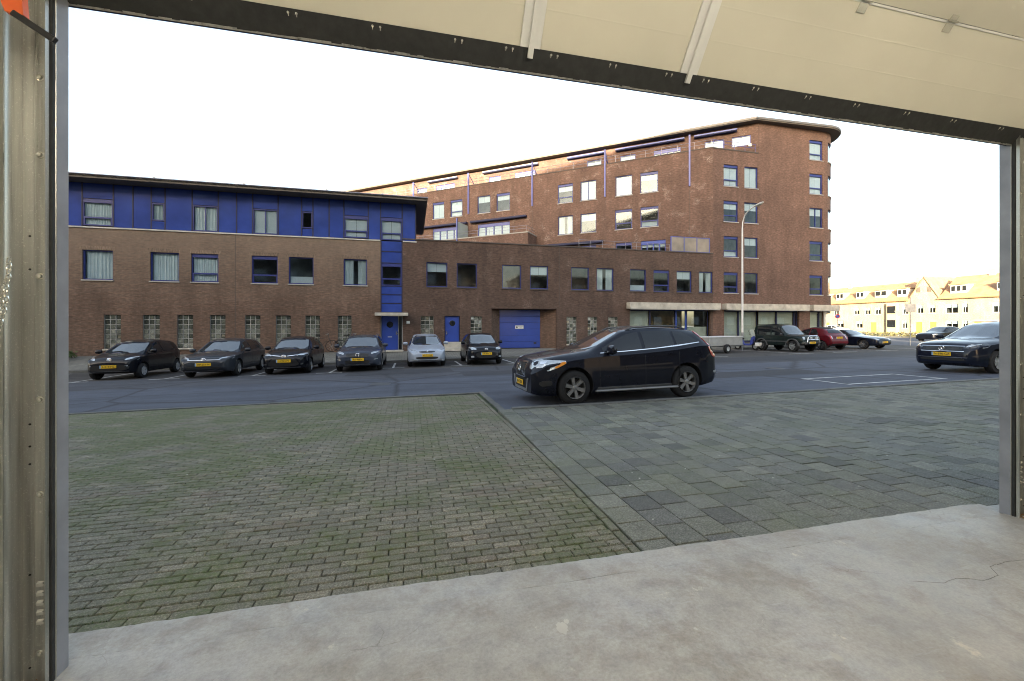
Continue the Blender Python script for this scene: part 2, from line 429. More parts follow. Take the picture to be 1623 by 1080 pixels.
# ------------------------------------------------------------------ ground, road, pavements
g = MB(); g.box(-900, 900, -900, 900, -2.6, -1.1); structure(g.build('ground', 'ground_far'), 'flat ground reaching to the horizon')
ROAD = -.05
def zroad(x, y):      # the street falls to the left and away from the garage
    return -.05 + .0126 * (max(-40, min(x, 36)) - 4) - .017 * (min(y, 24) - 8)
def zpave(x): return .0126 * max(0., x - 4)
def zapron(x, y): return -.019 + (zroad(x, 10.8) + .019) * min(1., max(0., (y - 4.6) / 6.2)) ** 1.5
def sheet(x0, x1, y0, y1, zf, step=1.5):
    nx, ny = max(1, int((x1 - x0) / step)), max(1, int((y1 - y0) / step)); m = MB()
    for j in range(ny + 1):
        for i in range(nx + 1):
            x = x0 + (x1 - x0) * i / nx; y = y0 + (y1 - y0) * j / ny; m.v.append((x, y, zf(x, y)))
    for j in range(ny):
        for i in range(nx): a = j * (nx + 1) + i; m.f.append((a, a + 1, a + nx + 2, a + nx + 1))
    return m
def G(x, y, rz=0., dz=0.):      # a frame standing on the sloping street
    n = Vector((-.0126, .017, 1.)).normalized(); q = Vector((0, 0, 1)).rotation_difference(n).to_matrix().to_4x4()
    return Matrix.Translation((x, y, zroad(x, y) + dz)) @ q @ Matrix.Rotation(rz, 4, 'Z')
m = sheet(-70, 70, 10.84, 15.2, zroad); q = sheet(1.86, 70, 8.1, 10.84, zroad); m.add(q.v, q.f)
structure(m.build('road', 'asphalt'), 'asphalt carriageway between the driveway and the parked cars')
structure(sheet(-70, 70, 15.2, 18.6, lambda x, y: zroad(x, y) - .004).build('road_far_lane', 'asphalt_old'))
structure(sheet(-70, 40, 18.6, 27.0, lambda x, y: zroad(x, y) - .006).build('parking_strip', 'asphalt_bay'))
structure(sheet(36, 84, 18.6, 140, lambda x, y: zroad(x, y) - .007, 4.).build('side_road', 'asphalt'))
def decal(name, x0, x1, y0, y1, mat, dz=.004): return structure(sheet(x0, x1, y0, y1, lambda x, y: zroad(x, y) + dz).build(name, mat))
decal('road_patch', -2.4, 1.7, 16.6, 18.4, 'asphalt_patch', .002)
decal('road_patch', 1.9, 4.2, 14.9, 16.4, 'asphalt_patch', .002)
decal('road_patch', 7.5, 32.0, 16.2, 18.4, 'asphalt_patch', .002)
decal('road_patch', 3.0, 9.0, 12.3, 12.42, 'asphalt_patch', .002)
decal('road_patch', -20, -3.0, 13.3, 13.36, 'asphalt_patch', .002)
decal('road_patch', 9.4, 14.0, 11.2, 12.6, 'asphalt_patch', .002)
for (mx, my) in ((-.9, 13.6), (6.8, 14.2), (13.5, 13.0)):
    mm = MB(); n = 24; zc = zroad(mx, my) + .008
    mm.v = [(mx + .33 * math.cos(2 * math.pi * k / n), my + .33 * math.sin(2 * math.pi * k / n), zc) for k in range(n)]; mm.f = [tuple(range(n))]
    structure(mm.build('manhole_cover', 'plastic_grey'))
# far pavement with kerb, rising to the facades
front = [(-70, 23.3), (-30, 23.3), (-12, 23.3), (-4, 23.2), (3, 23.3), (8, 23.9), (12, 24.6), (16, 25.0), (24, 25.0), (33.5, 25.0), (35.4, 25.6), (36.4, 27.0)]
m = MB()
for (x, y) in front: m.v += [(x, y, zroad(x, y) + .11), (x, 27.4, .03 + max(0., zroad(x, 27)))]
for i in range(len(front) - 1): m.f.append((2 * i, 2 * i + 2, 2 * i + 3, 2 * i + 1))
m.add([(36.4, 27, .2), (36.6, 60, .2), (32, 60, .2), (32, 27.41, .2)], [(0, 1, 2, 3)])
structure(m.build('far_pavement', 'pavement_far'), 'grey tiled pavement in front of the brick buildings')
m = MB()
for (x0, y0), (x1, y1) in zip(front, front[1:]):
    a0, a1 = zroad(x0, y0), zroad(x1, y1)
    m.add([(x0, y0 - .14, a0 - .2), (x1, y1 - .14, a1 - .2), (x1, y1 - .14, a1 + .105), (x0, y0 - .14, a0 + .105), (x0, y0 + .01, a0 + .115), (x1, y1 + .01, a1 + .115)], [(0, 1, 2, 3), (3, 2, 5, 4)])
structure(m.build('far_kerb', 'concrete_kerb'))
# parking bay lines on the far side
for x in (-14.6, -11.8, -8.95, -6.0, -3.2, -.75, 2.35, 5.0):
    yn = 18.3 if x < -1 else 19.6
    decal('bay_line', x - .05, x + .05, yn, 22.6, 'road_mark'); decal('bay_line', x - .5, x + .5, yn - .11, yn - .004, 'road_mark')
for x in (16.0, 21.9, 25.1, 28.4, 31.6):
    decal('bay_line', x - .05, x + .05, 19.4, 24.6, 'road_mark'); decal('bay_line', x - .9, x + .9, 19.27, 19.396, 'road_mark')
for a in ((11.5, 11.6, 8.75, 10.2), (15.1, 15.2, 8.75, 10.2), (11.604, 15.096, 10.1, 10.2), (11.604, 15.096, 8.77, 8.87)): decal('bay_line', *a, 'road_mark')

# near pavement base (soil under the slabs and bricks), kerbs
structure(sheet(1.72, 60, 2.5, 8.1, lambda x, y: zpave(x) - .042, .6).build('pavement_bed', 'joint_soil'))
structure(sheet(-16, 1.86, 2.5, 10.86, lambda x, y: zapron(x, y) - .02, .6).build('driveway_bed', 'joint_soil'))
pave = structure(bpy.data.objects.new('slab_pavement', None)); COL.objects.link(pave); WM[pave] = Matrix(); pave['label'] = 'grey concrete slab pavement right of the brick driveway'
drive = structure(bpy.data.objects.new('brick_driveway', None)); COL.objects.link(drive); WM[drive] = Matrix(); drive['label'] = 'mossy brown brick driveway in front of the garage'
S, C = math.sin(math.atan(161.5 / 660)), math.cos(math.atan(161.5 / 660))
def vis(x, y):      # is a ground point within the frame's horizontal span (plus margin)?
    k = x / y
    return -.72 - .4 / y < k < 2.12 + .5 / y
# bricks laid in running bond, three shared shapes
def brickmesh(w, d, h, nm, mat, c=.006):
    m = MB(); m.cbox(-w / 2, w / 2, -d / 2, d / 2, -h, 0, c); return m.mesh(nm, mat)
pw, pd = .216, .0785
spots = []
row = 0; y = 2.66 + pd / 2
while y < 10.62:
    off = (row % 2) * pw / 2 + random.uniform(-.012, .012)
    n = int(16 / pw)
    for i in range(n):
        x = 1.585 - pw / 2 - i * pw + off
        w = pw - .007
        if x + w / 2 > 1.588: 
            xr = 1.585; xl = x - w / 2
            if xr - xl < .04: continue
            x, w = (xl + xr) / 2, xr - xl
        if vis(x, y): spots.append((x, y, w, pd - .0075, 0))
    y += pd; row += 1
y = 2.66
while y < 10.5:
    spots.append((1.628, y + pw / 2, pd - .009, pw - .009, 0)); y += pw
    
def relief(x, y): return .004 * math.sin(x * 1.9 + y * .8) + .004 * math.sin(y * 2.3 - x * .6)
def tri_box(mb, x, y, z, w, d, h, c, rx, ry, rz): mb.cbox(-w / 2, w / 2, -d / 2, d / 2, -h, 0, c, Matrix.Translation((x, y, z)) @ Matrix.Rotation(rz, 4, 'Z') @ Matrix.Rotation(rx, 4, 'X') @ Matrix.Rotation(ry, 4, 'Y'))
def lay(spots, parent, name, mat, zf, c, h, jit, zj, seen, stuffname):
    spots.sort(key=lambda s: s[0] ** 2 + s[1] ** 2 + (0 if seen(s) else 1e4))
    cache = {}; rest = MB()
    for i, (x, y, w, d, _) in enumerate(spots):
        z = zf(x, y) + relief(x, y) + random.uniform(-zj, zj)
        rx, ry, rz = random.uniform(-.008, .008), random.uniform(-.008, .008), random.uniform(-jit, jit)
        if x > 4: ry -= .0126      # slabs follow the street's fall
        if i < 300:
            k = (round(w, 2), round(d, 2))
            if k not in cache: cache[k] = brickmesh(w, d, h, name, mat, c)
            M = Matrix.Translation((x, y, z)) @ Matrix.Rotation(rz, 4, 'Z') @ Matrix.Rotation(rx, 4, 'X') @ Matrix.Rotation(ry, 4, 'Y')
            put(name, cache[k], parent, M)
        else: tri_box(rest, x, y, z, w, d, h, c, rx, ry, rz)
    o = rest.build(stuffname, mat, parent); o['kind'] = 'stuff'
lay(spots, drive, 'brick', 'paver_brick', zapron, .006, .05, .012, .0025, lambda s: -.66 < s[0] / s[1], 'brick_field')
# slabs: columns running away from the garage, staggered
sp = []; P = .2865; x = 1.676 + P / 2; k = 0
while x < 34:
    y = 2.66 - random.uniform(0, 1) * P * .5 - (k % 2) * P * .5
    while y < 8.02:
        y0, y1 = max(y, 2.66), min(y + P, 8.015)
        if y1 - y0 > .05 and vis(x, (y0 + y1) / 2): sp.append((x, (y0 + y1) / 2, P - .007, y1 - y0 - .007, 0))
        y += P
    x += P; k += 1
lay(sp, pave, 'slab', 'paver_slab', lambda x, y: zpave(x) - .017, .004, .05, .008, .002, lambda s: s[0] / s[1] < 1.98, 'slab_field')
# kerb stones along the parking bay and beside the driveway
kb = structure(bpy.data.objects.new('near_kerb', None)); COL.objects.link(kb); WM[kb] = Matrix()
m = MB(); m.cbox(0, .985, 0, .13, -.2, .004, .012); ks = m.mesh('kerb_stone', 'concrete_kerb')
for i in range(26): put('kerb_stone', ks, kb, T(1.98 + i, 8.02, zpave(2.5 + i) + random.uniform(-.006, .0)) @ Matrix.Rotation(-.0126 if i > 1 else 0, 4, 'Y'))
m = MB(); m.cbox(0, .13, 0, .92, -.2, 0., .012); ks2 = m.mesh('kerb_stone', 'concrete_kerb')
for i in range(3): put('kerb_stone', ks2, kb, T(1.74, 8.03 + i * .935, zapron(1.8, 8.5 + i * .93) + .012))
m = MB(); m.cbox(0, .975, 0, .10, -.2, 0., .01); ks3 = m.mesh('kerb_stone', 'concrete_kerb')
for i in range(16): put('kerb_stone', ks3, kb, T(-14.0 + i * .985, 10.70, zroad(-13.5 + i * .985, 10.75) + .012 + random.uniform(-.004, .004)) @ Matrix.Rotation(-.0126, 4, 'Y'))
# small litter and fallen leaf bits
m = MB()
for i in range(90):
    y = random.uniform(2.8, 8.); x = random.uniform(-.6 * y, 1.9 * y); s = random.uniform(.006, .018)
    z = (zapron(x, y) if x < 1.7 else zpave(x)) + .003
    a = random.uniform(0, 6.28)
    m.add([(x + s * math.cos(a), y + s * math.sin(a), z), (x + s * .6 * math.cos(a + 2), y + s * .6 * math.sin(a + 2), z + .004), (x + s * math.cos(a + 3.4), y + s * math.sin(a + 3.4), z), (x + s * .5 * math.cos(a + 4.8), y + s * .5 * math.sin(a + 4.8), z + .005)], [(0, 1, 2, 3)])
o = m.build('leaf_litter', 'leaf_debris'); o['kind'] = 'stuff'; o['label'] = 'pale specks of litter and leaves on the paving'
# moss and weeds in the joints next to the threshold
m = MB()
for i in range(1500):
    y = random.choice((2.735, 2.74, 2.82, 2.9, 2.98, 3.06)) + random.gauss(0, .004) if random.random() < .75 else random.uniform(2.8, 5.5)
    if y > 3.2: y = 2.74 + round((y - 2.74) / pd) * pd + random.gauss(0, .003)
    x = random.uniform(-.68 * y, 1.6); h = random.uniform(.003, .012); a = random.uniform(0, 6.28); w = random.uniform(.003, .007)
    z = zapron(x, y) - .004
    m.add([(x - w * math.cos(a), y - w * math.sin(a), z), (x + w * math.cos(a), y + w * math.sin(a), z), (x + random.uniform(-.006, .006), y + random.uniform(-.006, .006), z + h)], [(0, 1, 2)])
o = m.build('moss', 'hedge_leaf'); o['kind'] = 'stuff'; o['label'] = 'green moss in the joints of the brick driveway'

# ------------------------------------------------------------------ garage interior
def floorsheet(x0, x1, y0, y1, nx, ny, zf):
    m = MB()
    for j in range(ny + 1):
        for i in range(nx + 1):
            x = x0 + (x1 - x0) * i / nx; yy = y0 + (y1 - y0) * j / ny; m.v.append((x, yy, zf(x, yy)))
    for j in range(ny):
        for i in range(nx):
            a = j * (nx + 1) + i; m.f.append((a, a + 1, a + nx + 2, a + nx + 1))
    return m
from mathutils import noise as NZ
def zfl(x, y):
    z = .006 + .003 * NZ.noise(Vector((x * 1.5, y * 1.5, 0)))
    if y > 2.49 + .02 * NZ.noise(Vector((x * 2.3, 9.1, 0))): z -= .010 - .003 * NZ.noise(Vector((x * 6, y * 6, 3)))
    return z
def fedge(x): return 2.735 + .008 * NZ.noise(Vector((x * 2.1, 1.7, 0))) + .006 * NZ.noise(Vector((x * 11, 4.7, 0))) + .005 * NZ.noise(Vector((x * 31, 2.7, 0)))
def jline(x): return 2.515 + .006 * NZ.noise(Vector((x * 4.3, 9.1, 0))) + .004 * NZ.noise(Vector((x * 19, 3.1, 0)))
def strip(e0, e1, ny, zf, name, label):
    m = MB(); nx = 430
    for j in range(ny + 3):
        jj = min(max(j - 1, 0), ny)
        for i in range(nx + 1):
            x = -2.4 + 8.6 * i / nx; y = e0(x) + (e1(x) - e0(x)) * jj / ny
            edge = j == 0 or j == ny + 2
            m.v.append((x, y + (.003 if j > ny + 1 else -.003 if j == 0 else 0), zf(x, y) - (.05 if edge else .002 if jj in (0, ny) else 0)))
    for j in range(ny + 2):
        for i in range(nx): a = j * (nx + 1) + i; m.f.append((a, a + 1, a + nx + 2, a + nx + 1))
    structure(m.build(name, 'concrete_floor', None, None, True), label)
strip(lambda x: .8, lambda x: jline(x) - .009, 50, lambda x, y: .006 + .003 * NZ.noise(Vector((x * 1.5, y * 1.5, 0))), 'garage_floor', 'worn pale concrete garage floor')
strip(lambda x: jline(x) + .007, fedge, 12, lambda x, y: -.004 + .003 * NZ.noise(Vector((x * 6, y * 6, 3))) - (y - 2.5) * .01, 'threshold', 'pale concrete threshold strip across the opening')
m = MB(); m.box(-2.4, 6.2, -14, .798, -.3, 0.); structure(m.build('garage_floor_rear', 'concrete_floor'))
# the large crack on the right and the joint ridge
m = MB(); pts = [(3.11, 1.985), (3.30, 1.92), (3.44, 1.94), (3.52, 1.915), (3.58, 1.88), (3.75, 1.895), (3.83, 1.98), (3.99, 1.99), (4.3, 1.97)]
for (a, b), (c, d) in zip(pts, pts[1:]):
    n = 4; 
    for i in range(n):
        x0, y0 = a + (c - a) * i / n, b + (d - b) * i / n; x1, y1 = a + (c - a) * (i + 1) / n, b + (d - b) * (i + 1) / n
        L = math.hypot(x1 - x0, y1 - y0); w = .0005 + .0009 * random.random()
        m.box(-.001, L + .001, -w, w, -.004, .0008, T(x0, y0 + random.uniform(-.003, .003), .006 + .003 * NZ.noise(Vector((x0 * 1.5, y0 * 1.5, 0))), math.atan2(y1 - y0, x1 - x0)))
structure(m.build('floor_crack', 'crack_dark'))
for (cx_, cy_, cr_) in ((.80, 2.13, .045), (.84, 2.17, .02), (2.05, 1.62, .03), (1.5, 1.95, .012), (.2, 1.75, .018)):   # spalled patches
    mm = MB(); n = 18; mm.v = [(cx_ + cr_ * (1 + .45 * NZ.noise(Vector((k * .9, cx_ * 9, 0)))) * math.cos(2 * math.pi * k / n) * .7, cy_ + cr_ * (1 + .45 * NZ.noise(Vector((k * .9, cy_ * 7, 0)))) * math.sin(2 * math.pi * k / n), .0068 + .003 * NZ.noise(Vector((cx_ * 1.5, cy_ * 1.5, 0)))) for k in range(n)]; mm.f = [tuple(range(n))]
    structure(mm.build('floor_chip', 'concrete_pale'))
# front wall: piers either side, lintel above (behind the raised door)
m = MB(); m.box(-2.6, -1.613, 2.40, 2.46, -.3, 4.4); m.box(5.043, 6.4, 2.44, 2.54, -.3, 4.4); structure(m.build('garage_front_wall', 'jamb_paint'))
m = MB(); m.box(-1.60, 5.03, 2.46, 2.54, 3.5, 4.4); structure(m.build('lintel', 'jamb_paint'))
m = MB(); m.box(-2.4, -1.70, 2.36, 2.398, 0, 4.4); m.box(5.13, 6.2, 2.38, 2.43, 0, 4.4); structure(m.build('garage_inner_wall', 'plaster'))
m = MB(); m.box(-2.6, -2.4, -14, 2.46, -.3, 4.4); structure(m.build('garage_side_wall', 'plaster'))
m = MB(); m.box(6.2, 6.4, -14, 2.46, -.3, 4.4); structure(m.build('garage_side_wall', 'plaster'))
# flat roof with three large rooflights, unseen, made up to let daylight in
roofholes = [(-1.9, 5.7, -3.9, -.6), (-1.9, 5.7, -8.0, -4.5), (-1.9, 5.7, -12.2, -8.6)]
m = MB(); ys = [2.62, -.6, -3.9, -4.5, -8.0, -8.6, -12.2, -14]
for i in range(7):
    if i % 2 == 0: m.box(-2.6, 6.4, ys[i + 1], ys[i], 4.4, 4.6)
    else: m.box(-2.6, -1.9, ys[i + 1], ys[i], 4.4, 4.6); m.box(5.7, 6.4, ys[i + 1], ys[i], 4.4, 4.6)
structure(m.build('ceiling', 'ceiling_paint'), 'garage ceiling with added open rooflights')
m = MB(); m.box(-2.6, 6.4, -14.2, -14, -.3, 4.4); structure(m.build('garage_rear_wall', 'plaster'))

# fluorescent battens added out of view behind the viewer to brighten the interior
t = NT('added_tube_light'); t.p.inputs['Base Color'].default_value = (.8, .8, .8, 1); t.p.inputs['Emission Color'].default_value = (1., .90, .72, 1); t.p.inputs['Emission Strength'].default_value = 35.
for i, (lx, ly, lz) in enumerate(((-.6, -.6, 3.72), (1.7, -.6, 3.72), (4.0, -.6, 3.72), (.4, -4.2, 3.8), (3.2, -4.2, 3.8))):
    M = T(lx, ly, lz); la = thing('added_batten_lamp', ('added fluorescent batten lamp over the left track', 'added fluorescent batten lamp over the middle of the garage', 'added fluorescent batten lamp over the right track', 'added fluorescent batten lamp deep in the garage on the left', 'added fluorescent batten lamp deep in the garage on the right')[i], 'lamp', M, 'added garage ceiling lamps')
    MB().rbox(-.66, .66, -.06, .06, .03, .09, .01).build('housing', 'white_paint', la, M)
    MB().tube([(-.6, 0, 0), (.6, 0, 0)], .018, 12).build('tube', 'added_tube_light', la, M, True)
    MB().tube([(-.5, 0, .09), (-.5, 0, 4.4 - lz)], .005, 6).tube([(.5, 0, .09), (.5, 0, 4.4 - lz)], .005, 6).build('hanger', 'steel_grey', la, M)
# tall apartment block the garage belongs to (behind the viewer, it shades the street)
blk = thing('apartment_block', 'tall brick apartment block rising behind the garage', 'building', T(-40, -14.4))
def wallmesh(x0, x1, z0, z1, holes, depth, mapf=None, sub=0):
    """sheet in (x,z) at y=0 with rectangular openings and reveals; mapf bends it"""
    xs = {x0, x1}; zs = {z0, z1}
    for a, b, c, d in holes: xs |= {a, b}; zs |= {max(c, z0), min(d, z1)}
    if sub:
        k = int((x1 - x0) / sub)
        for i in range(1, k): xs.add(x0 + (x1 - x0) * i / k)
    xs = sorted(x for x in xs if x0 <= x <= x1); zs = sorted(zs)
    mapf = mapf or (lambda x, y, z: (x, y, z))
    m = MB(); uvs = []; idx = {}
    def vt(x, y, z):
        k = (round(x, 4), y, round(z, 4))
        if k not in idx: idx[k] = len(m.v); m.v.append(mapf(x, y, z)); uvs.append((x + y, z))
        return idx[k]
    def inh(x, z): return any(a < x < b and c < z < d for a, b, c, d in holes)
    for i in range(len(xs) - 1):
        for j in range(len(zs) - 1):
            if inh((xs[i] + xs[i + 1]) / 2, (zs[j] + zs[j + 1]) / 2): continue
            m.f.append((vt(xs[i], 0, zs[j]), vt(xs[i + 1], 0, zs[j]), vt(xs[i + 1], 0, zs[j + 1]), vt(xs[i], 0, zs[j + 1])))
    for a, b, c, d in holes:
        c2 = max(c, z0); d = min(d, z1); D = depth
        m.f.append((vt(a, 0, c2), vt(a, 0, d), vt(a, D, d), vt(a, D, c2)))
        m.f.append((vt(b, 0, d), vt(b, 0, c2), vt(b, D, c2), vt(b, D, d)))
        seg = [x for x in xs if a <= x <= b]
        for p_, q_ in zip(seg, seg[1:]):
            m.f.append((vt(p_, 0, d), vt(q_, 0, d), vt(q_, D, d), vt(p_, D, d)))
            if c >= z0: m.f.append((vt(q_, 0, c2), vt(p_, 0, c2), vt(p_, D, c2), vt(q_, D, c2)))
    return m, uvs
def wall(parent, name, mat, x0, x1, z0, z1, holes=(), M=None, depth=.14, mapf=None, sub=0):
    m, uvs = wallmesh(x0, x1, z0, z1, list(holes), depth, mapf, sub)
    return m.build(name, mat, parent, M, False, uvs)
BH = 26.0
m = MB(); m.box(-50, 51, -5, 0, -.3, BH); m.build('wall', 'brick_mid', blk, T(-40, -14.4))
hb = []
m = MB(); m.box(-51, 51.6, -5.5, .6, BH, BH + .3); m.build('roof', 'roof_dark', blk, T(-40, -14.4))
for fl in range(6):
    m = MB()
    for i in range(24): m.box(-48 + i * 4.1, -46.2 + i * 4.1, .002, .05, 5.2 + fl * 3, 6.8 + fl * 3)
    m.build('window_row', 'blind' if fl % 2 else 'far_white', blk, T(-40, -14.4))

nb = thing('neighbour_building', 'lower brick building farther along the garage side of the street', 'building', T(40, -14.4))
MB().box(-22, 40, -9, 0, -.3, 9.8).build('wall', 'brick_mid', nb, T(40, -14.4))
MB().box(-22.4, 40.4, -9.4, .4, 9.8, 10.05).build('roof', 'roof_dark', nb, T(40, -14.4))
for fl in range(3):
    m = MB()
    for i in range(15): m.box(-20 + i * 4.0, -18.4 + i * 4.0, .002, .05, 1.6 + fl * 2.8, 3.1 + fl * 2.8)
    m.build('window_row', 'far_white' if fl == 1 else 'blind', nb, T(40, -14.4))
# ------------------------------------------------------------------ window kit
cache = {}
def cached(key, fn):
    if key not in cache: cache[key] = fn()
    return cache[key]
def window(parent, M, x0, x1, z0, z1, style='fix', fill=None, frame='blue_win', sill='sill_grey', room='room', y=.11):
    """frame (part) > pane, sill, curtain, room_interior (sub-parts); local x right, y inwards, z up"""
    w, h = round(x1 - x0, 2), round(z1 - z0, 2); f = .06
    W = M @ Matrix.Translation((x0, y, z0))
    def mkframe():
        m = MB(); d0, d1 = -.035, .03
        m.box(0, w, d0, d1, 0, f); m.box(0, w, d0, d1, h - f, h); m.box(0, f, d0, d1, f, h - f); m.box(w - f, w, d0, d1, f, h - f)
        if style == 'split':
            t_ = h * .30; m.box(f, w - f, d0 - .006, d1, t_ - .04, t_ + .04); m.box(f, w - f, d0 - .01, d1, h - .2, h - f)
            m.box(f, f + .04, d0 - .004, d1, f, t_ - .04); m.box(w - f - .04, w - f, d0 - .004, d1, f, t_ - .04)
        if style == 'head': m.box(f, w - f, d0 - .01, d1, h - .22, h - f)
        if style == 'mullion': m.box(w / 2 - .025, w / 2 + .025, d0, d1, f, h - f)
        if style == 'doors':
            for q in (1, 2, 3): m.box(w * q / 4 - .045, w * q / 4 + .045, d0 - .004, d1, f, h - f)
            m.box(f, w - f, d0 - .002, d1, h - .3, h - f)
        return m.mesh('window', frame)
    o = put('window', cached(('fr', w, h, style, frame), mkframe), parent, W)
    put('pane', cached(('pn', w, h), lambda: MB().box(f, w - f, .004, .012, f, h - f).mesh('pane', 'pane_glass')), o, W)
    if sill: put('sill', cached(('sl', w, sill), lambda: MB().cbox(-.04, w + .04, -y - .05, -.04, -.07, -.006, .008).mesh('sill', sill)), o, W)
    def mkroom():
        m = MB(); D = 1.2
        m.add([(f, .031, f), (w - f, .031, f), (w - f, .031, h - f), (f, .031, h - f), (-.3, D, -.1), (w + .3, D, -.1), (w + .3, D, h + .2), (-.3, D, h + .2)],
              [(4, 7, 6, 5), (0, 4, 5, 1), (1, 5, 6, 2), (2, 6, 7, 3), (3, 7, 4, 0)])
        return m.mesh('room_interior', room)
    put('room_interior', cached(('rm', w, h, room), mkroom), o, W)
    if fill in ('curtain', 'curtains'):
        def mkc():
            m = MB(); n = 56; gap = fill == 'curtains'; fq, ph = random.uniform(.75, 1.3), random.uniform(0, 6)
            spans = [(f, w * .40), (w * .60, w - f)] if gap else [(f, w - f)]
            for a, b in spans:
                k0 = len(m.v); k = n
                for i in range(k + 1):
                    x = a + (b - a) * i / k; yy = .09 + .022 * math.sin(i * fq + ph + .9 * math.sin(i * .31 + ph)) + .008 * math.sin(i * 2.3 + ph * 2)
                    m.v += [(x, yy, f), (x, yy, h - f)]
                for i in range(k): q = k0 + 2 * i; m.f.append((q, q + 2, q + 3, q + 1))
            return m.mesh('curtain', 'curtain', True)
        put('curtain', mkc(), o, W)
    elif fill in ('blind', 'half'):
        lo = f if fill == 'blind' else h * .62
        put('blind', cached(('bl', w, h, fill), lambda: MB().box(f, w / 2 - .01, .06, .066, lo, h - f).box(w / 2 + .01, w - f, .06, .066, lo, h - f).mesh('blind', 'blind')), o, W)
    elif fill == 'low':
        put('net_curtain', cached(('lo', w, h), lambda: MB().box(f, w - f, .06, .066, f, h * .28).mesh('net_curtain', 'blind')), o, W)
    return o
def blockwindow(parent, M, x0, x1, z0, z1):
    """glass-block window: grid frame with bulging blocks"""
    w, h = x1 - x0, z1 - z0; nx, nz = 3, max(5, round(h / (w / 3))); W = M @ Matrix.Translation((x0, .07, z0))
    m = MB(); bw, bh = w / nx, h / nz
    for i in range(nx + 1): m.box(i * bw - .014, i * bw + .014, .0, .06, 0, h)
    for j in range(nz + 1): m.box(.0, w, .003, .06, max(0, j * bh - .014), min(h, j * bh + .014))
    o = m.build('block_window', 'block_grid', parent, W)
    m = MB()
    for i in range(nx):
        for j in range(nz):
            a, b, c, d = i * bw + .016, (i + 1) * bw - .016, j * bh + .016, (j + 1) * bh - .016
            t1, t2, yy = random.uniform(-.016, .016), random.uniform(-.016, .016), random.uniform(.0, .012)
            e = .03
            m.add([(a, .04, c), (b, .04, c), (b, .04, d), (a, .04, d), (a + e, yy + t1, c + e), (b - e, yy - t1 + t2, c + e), (b - e, yy - t1 - t2, d - e), (a + e, yy + t1 - t2, d - e)],
                  [(4, 5, 6, 7), (0, 1, 5, 4), (1, 2, 6, 5), (2, 3, 7, 6), (3, 0, 4, 7)])
    b = m.build('glass_blocks', 'glass_block', o, W); b['kind'] = 'stuff'
    put('sill', cached(('gsl', round(w, 2)), lambda: MB().cbox(-.03, w + .03, -.14, -.003, -.07, -.004, .008).mesh('sill', 'concrete_pale')), o, W)
    return o
def lintel(parent, M, x0, x1, z, mat):
    m, uvs = wallmesh(x0 - .12, x1 + .12, z, z + .21, [], 0)
    m.v = [(x, -.004, zz) for x, _, zz in m.v]; uvs = [(v * 1.0, u) for u, v in uvs]
    m.build('brick_lintel', mat, parent, M, False, uvs)

FY = 27.0
# ------------------------------------------------------------------ left building: brick below, blue panelled top storey
F1 = T(0, FY)
lb = thing('terraced_building', 'brown brick building with a blue panelled top storey, left of the low block', 'building', T(-10, FY))
first = [(-22.0, -20.62, 4.07, 5.66), (-16.97, -15.6, 4.07, 5.66), (-13.9, -12.53, 4.07, 5.66), (-11.95, -10.6, 4.07, 5.66), (-8.91, -7.55, 4.07, 5.66), (-6.96, -5.61, 4.07, 5.66), (-3.93, -2.57, 4.07, 5.66)]
gb = [(-20.2, -19.4), (-16.03, -15.25), (-14.25, -13.45), (-12.63, -11.85), (-11.03, -10.25), (-9.26, -8.46), (-7.65, -6.85), (-6.06, -5.26), (-4.25, -3.47)]
gbh = [(a, b, .34, 2.2) for a, b in gb]
wall(lb, 'brick_wall', 'brick_left', -26, -1.78, -.2, 6.83, first + gbh, F1)
for i, wdw in enumerate(first):
    window(lb, F1, *wdw, style=('fix', 'fix', 'fix', 'split', 'split', 'fix', 'fix')[i], fill=('curtain', 'curtain', 'curtain', 'curtain', None, 'low', 'curtains')[i], room='room' if i < 5 else 'room_cool'); lintel(lb, F1, wdw[0], wdw[1], 5.66, 'brick_soldier')
for h_ in gbh: blockwindow(lb, F1, *h_)
for x in (-9.75, -18.4): MB().box(x - .012, x + .012, -.003, .02, .0, 6.82).build('movement_joint', 'coping', lb, F1)
MB().box(-26, -1.80, -.06, .2, 6.832, 6.90).build('cornice_band', 'white_band', lb, F1)
MB().box(-.44, .40, -.06, .2, 6.832, 6.90).build('cornice_band', 'white_band', lb, F1)
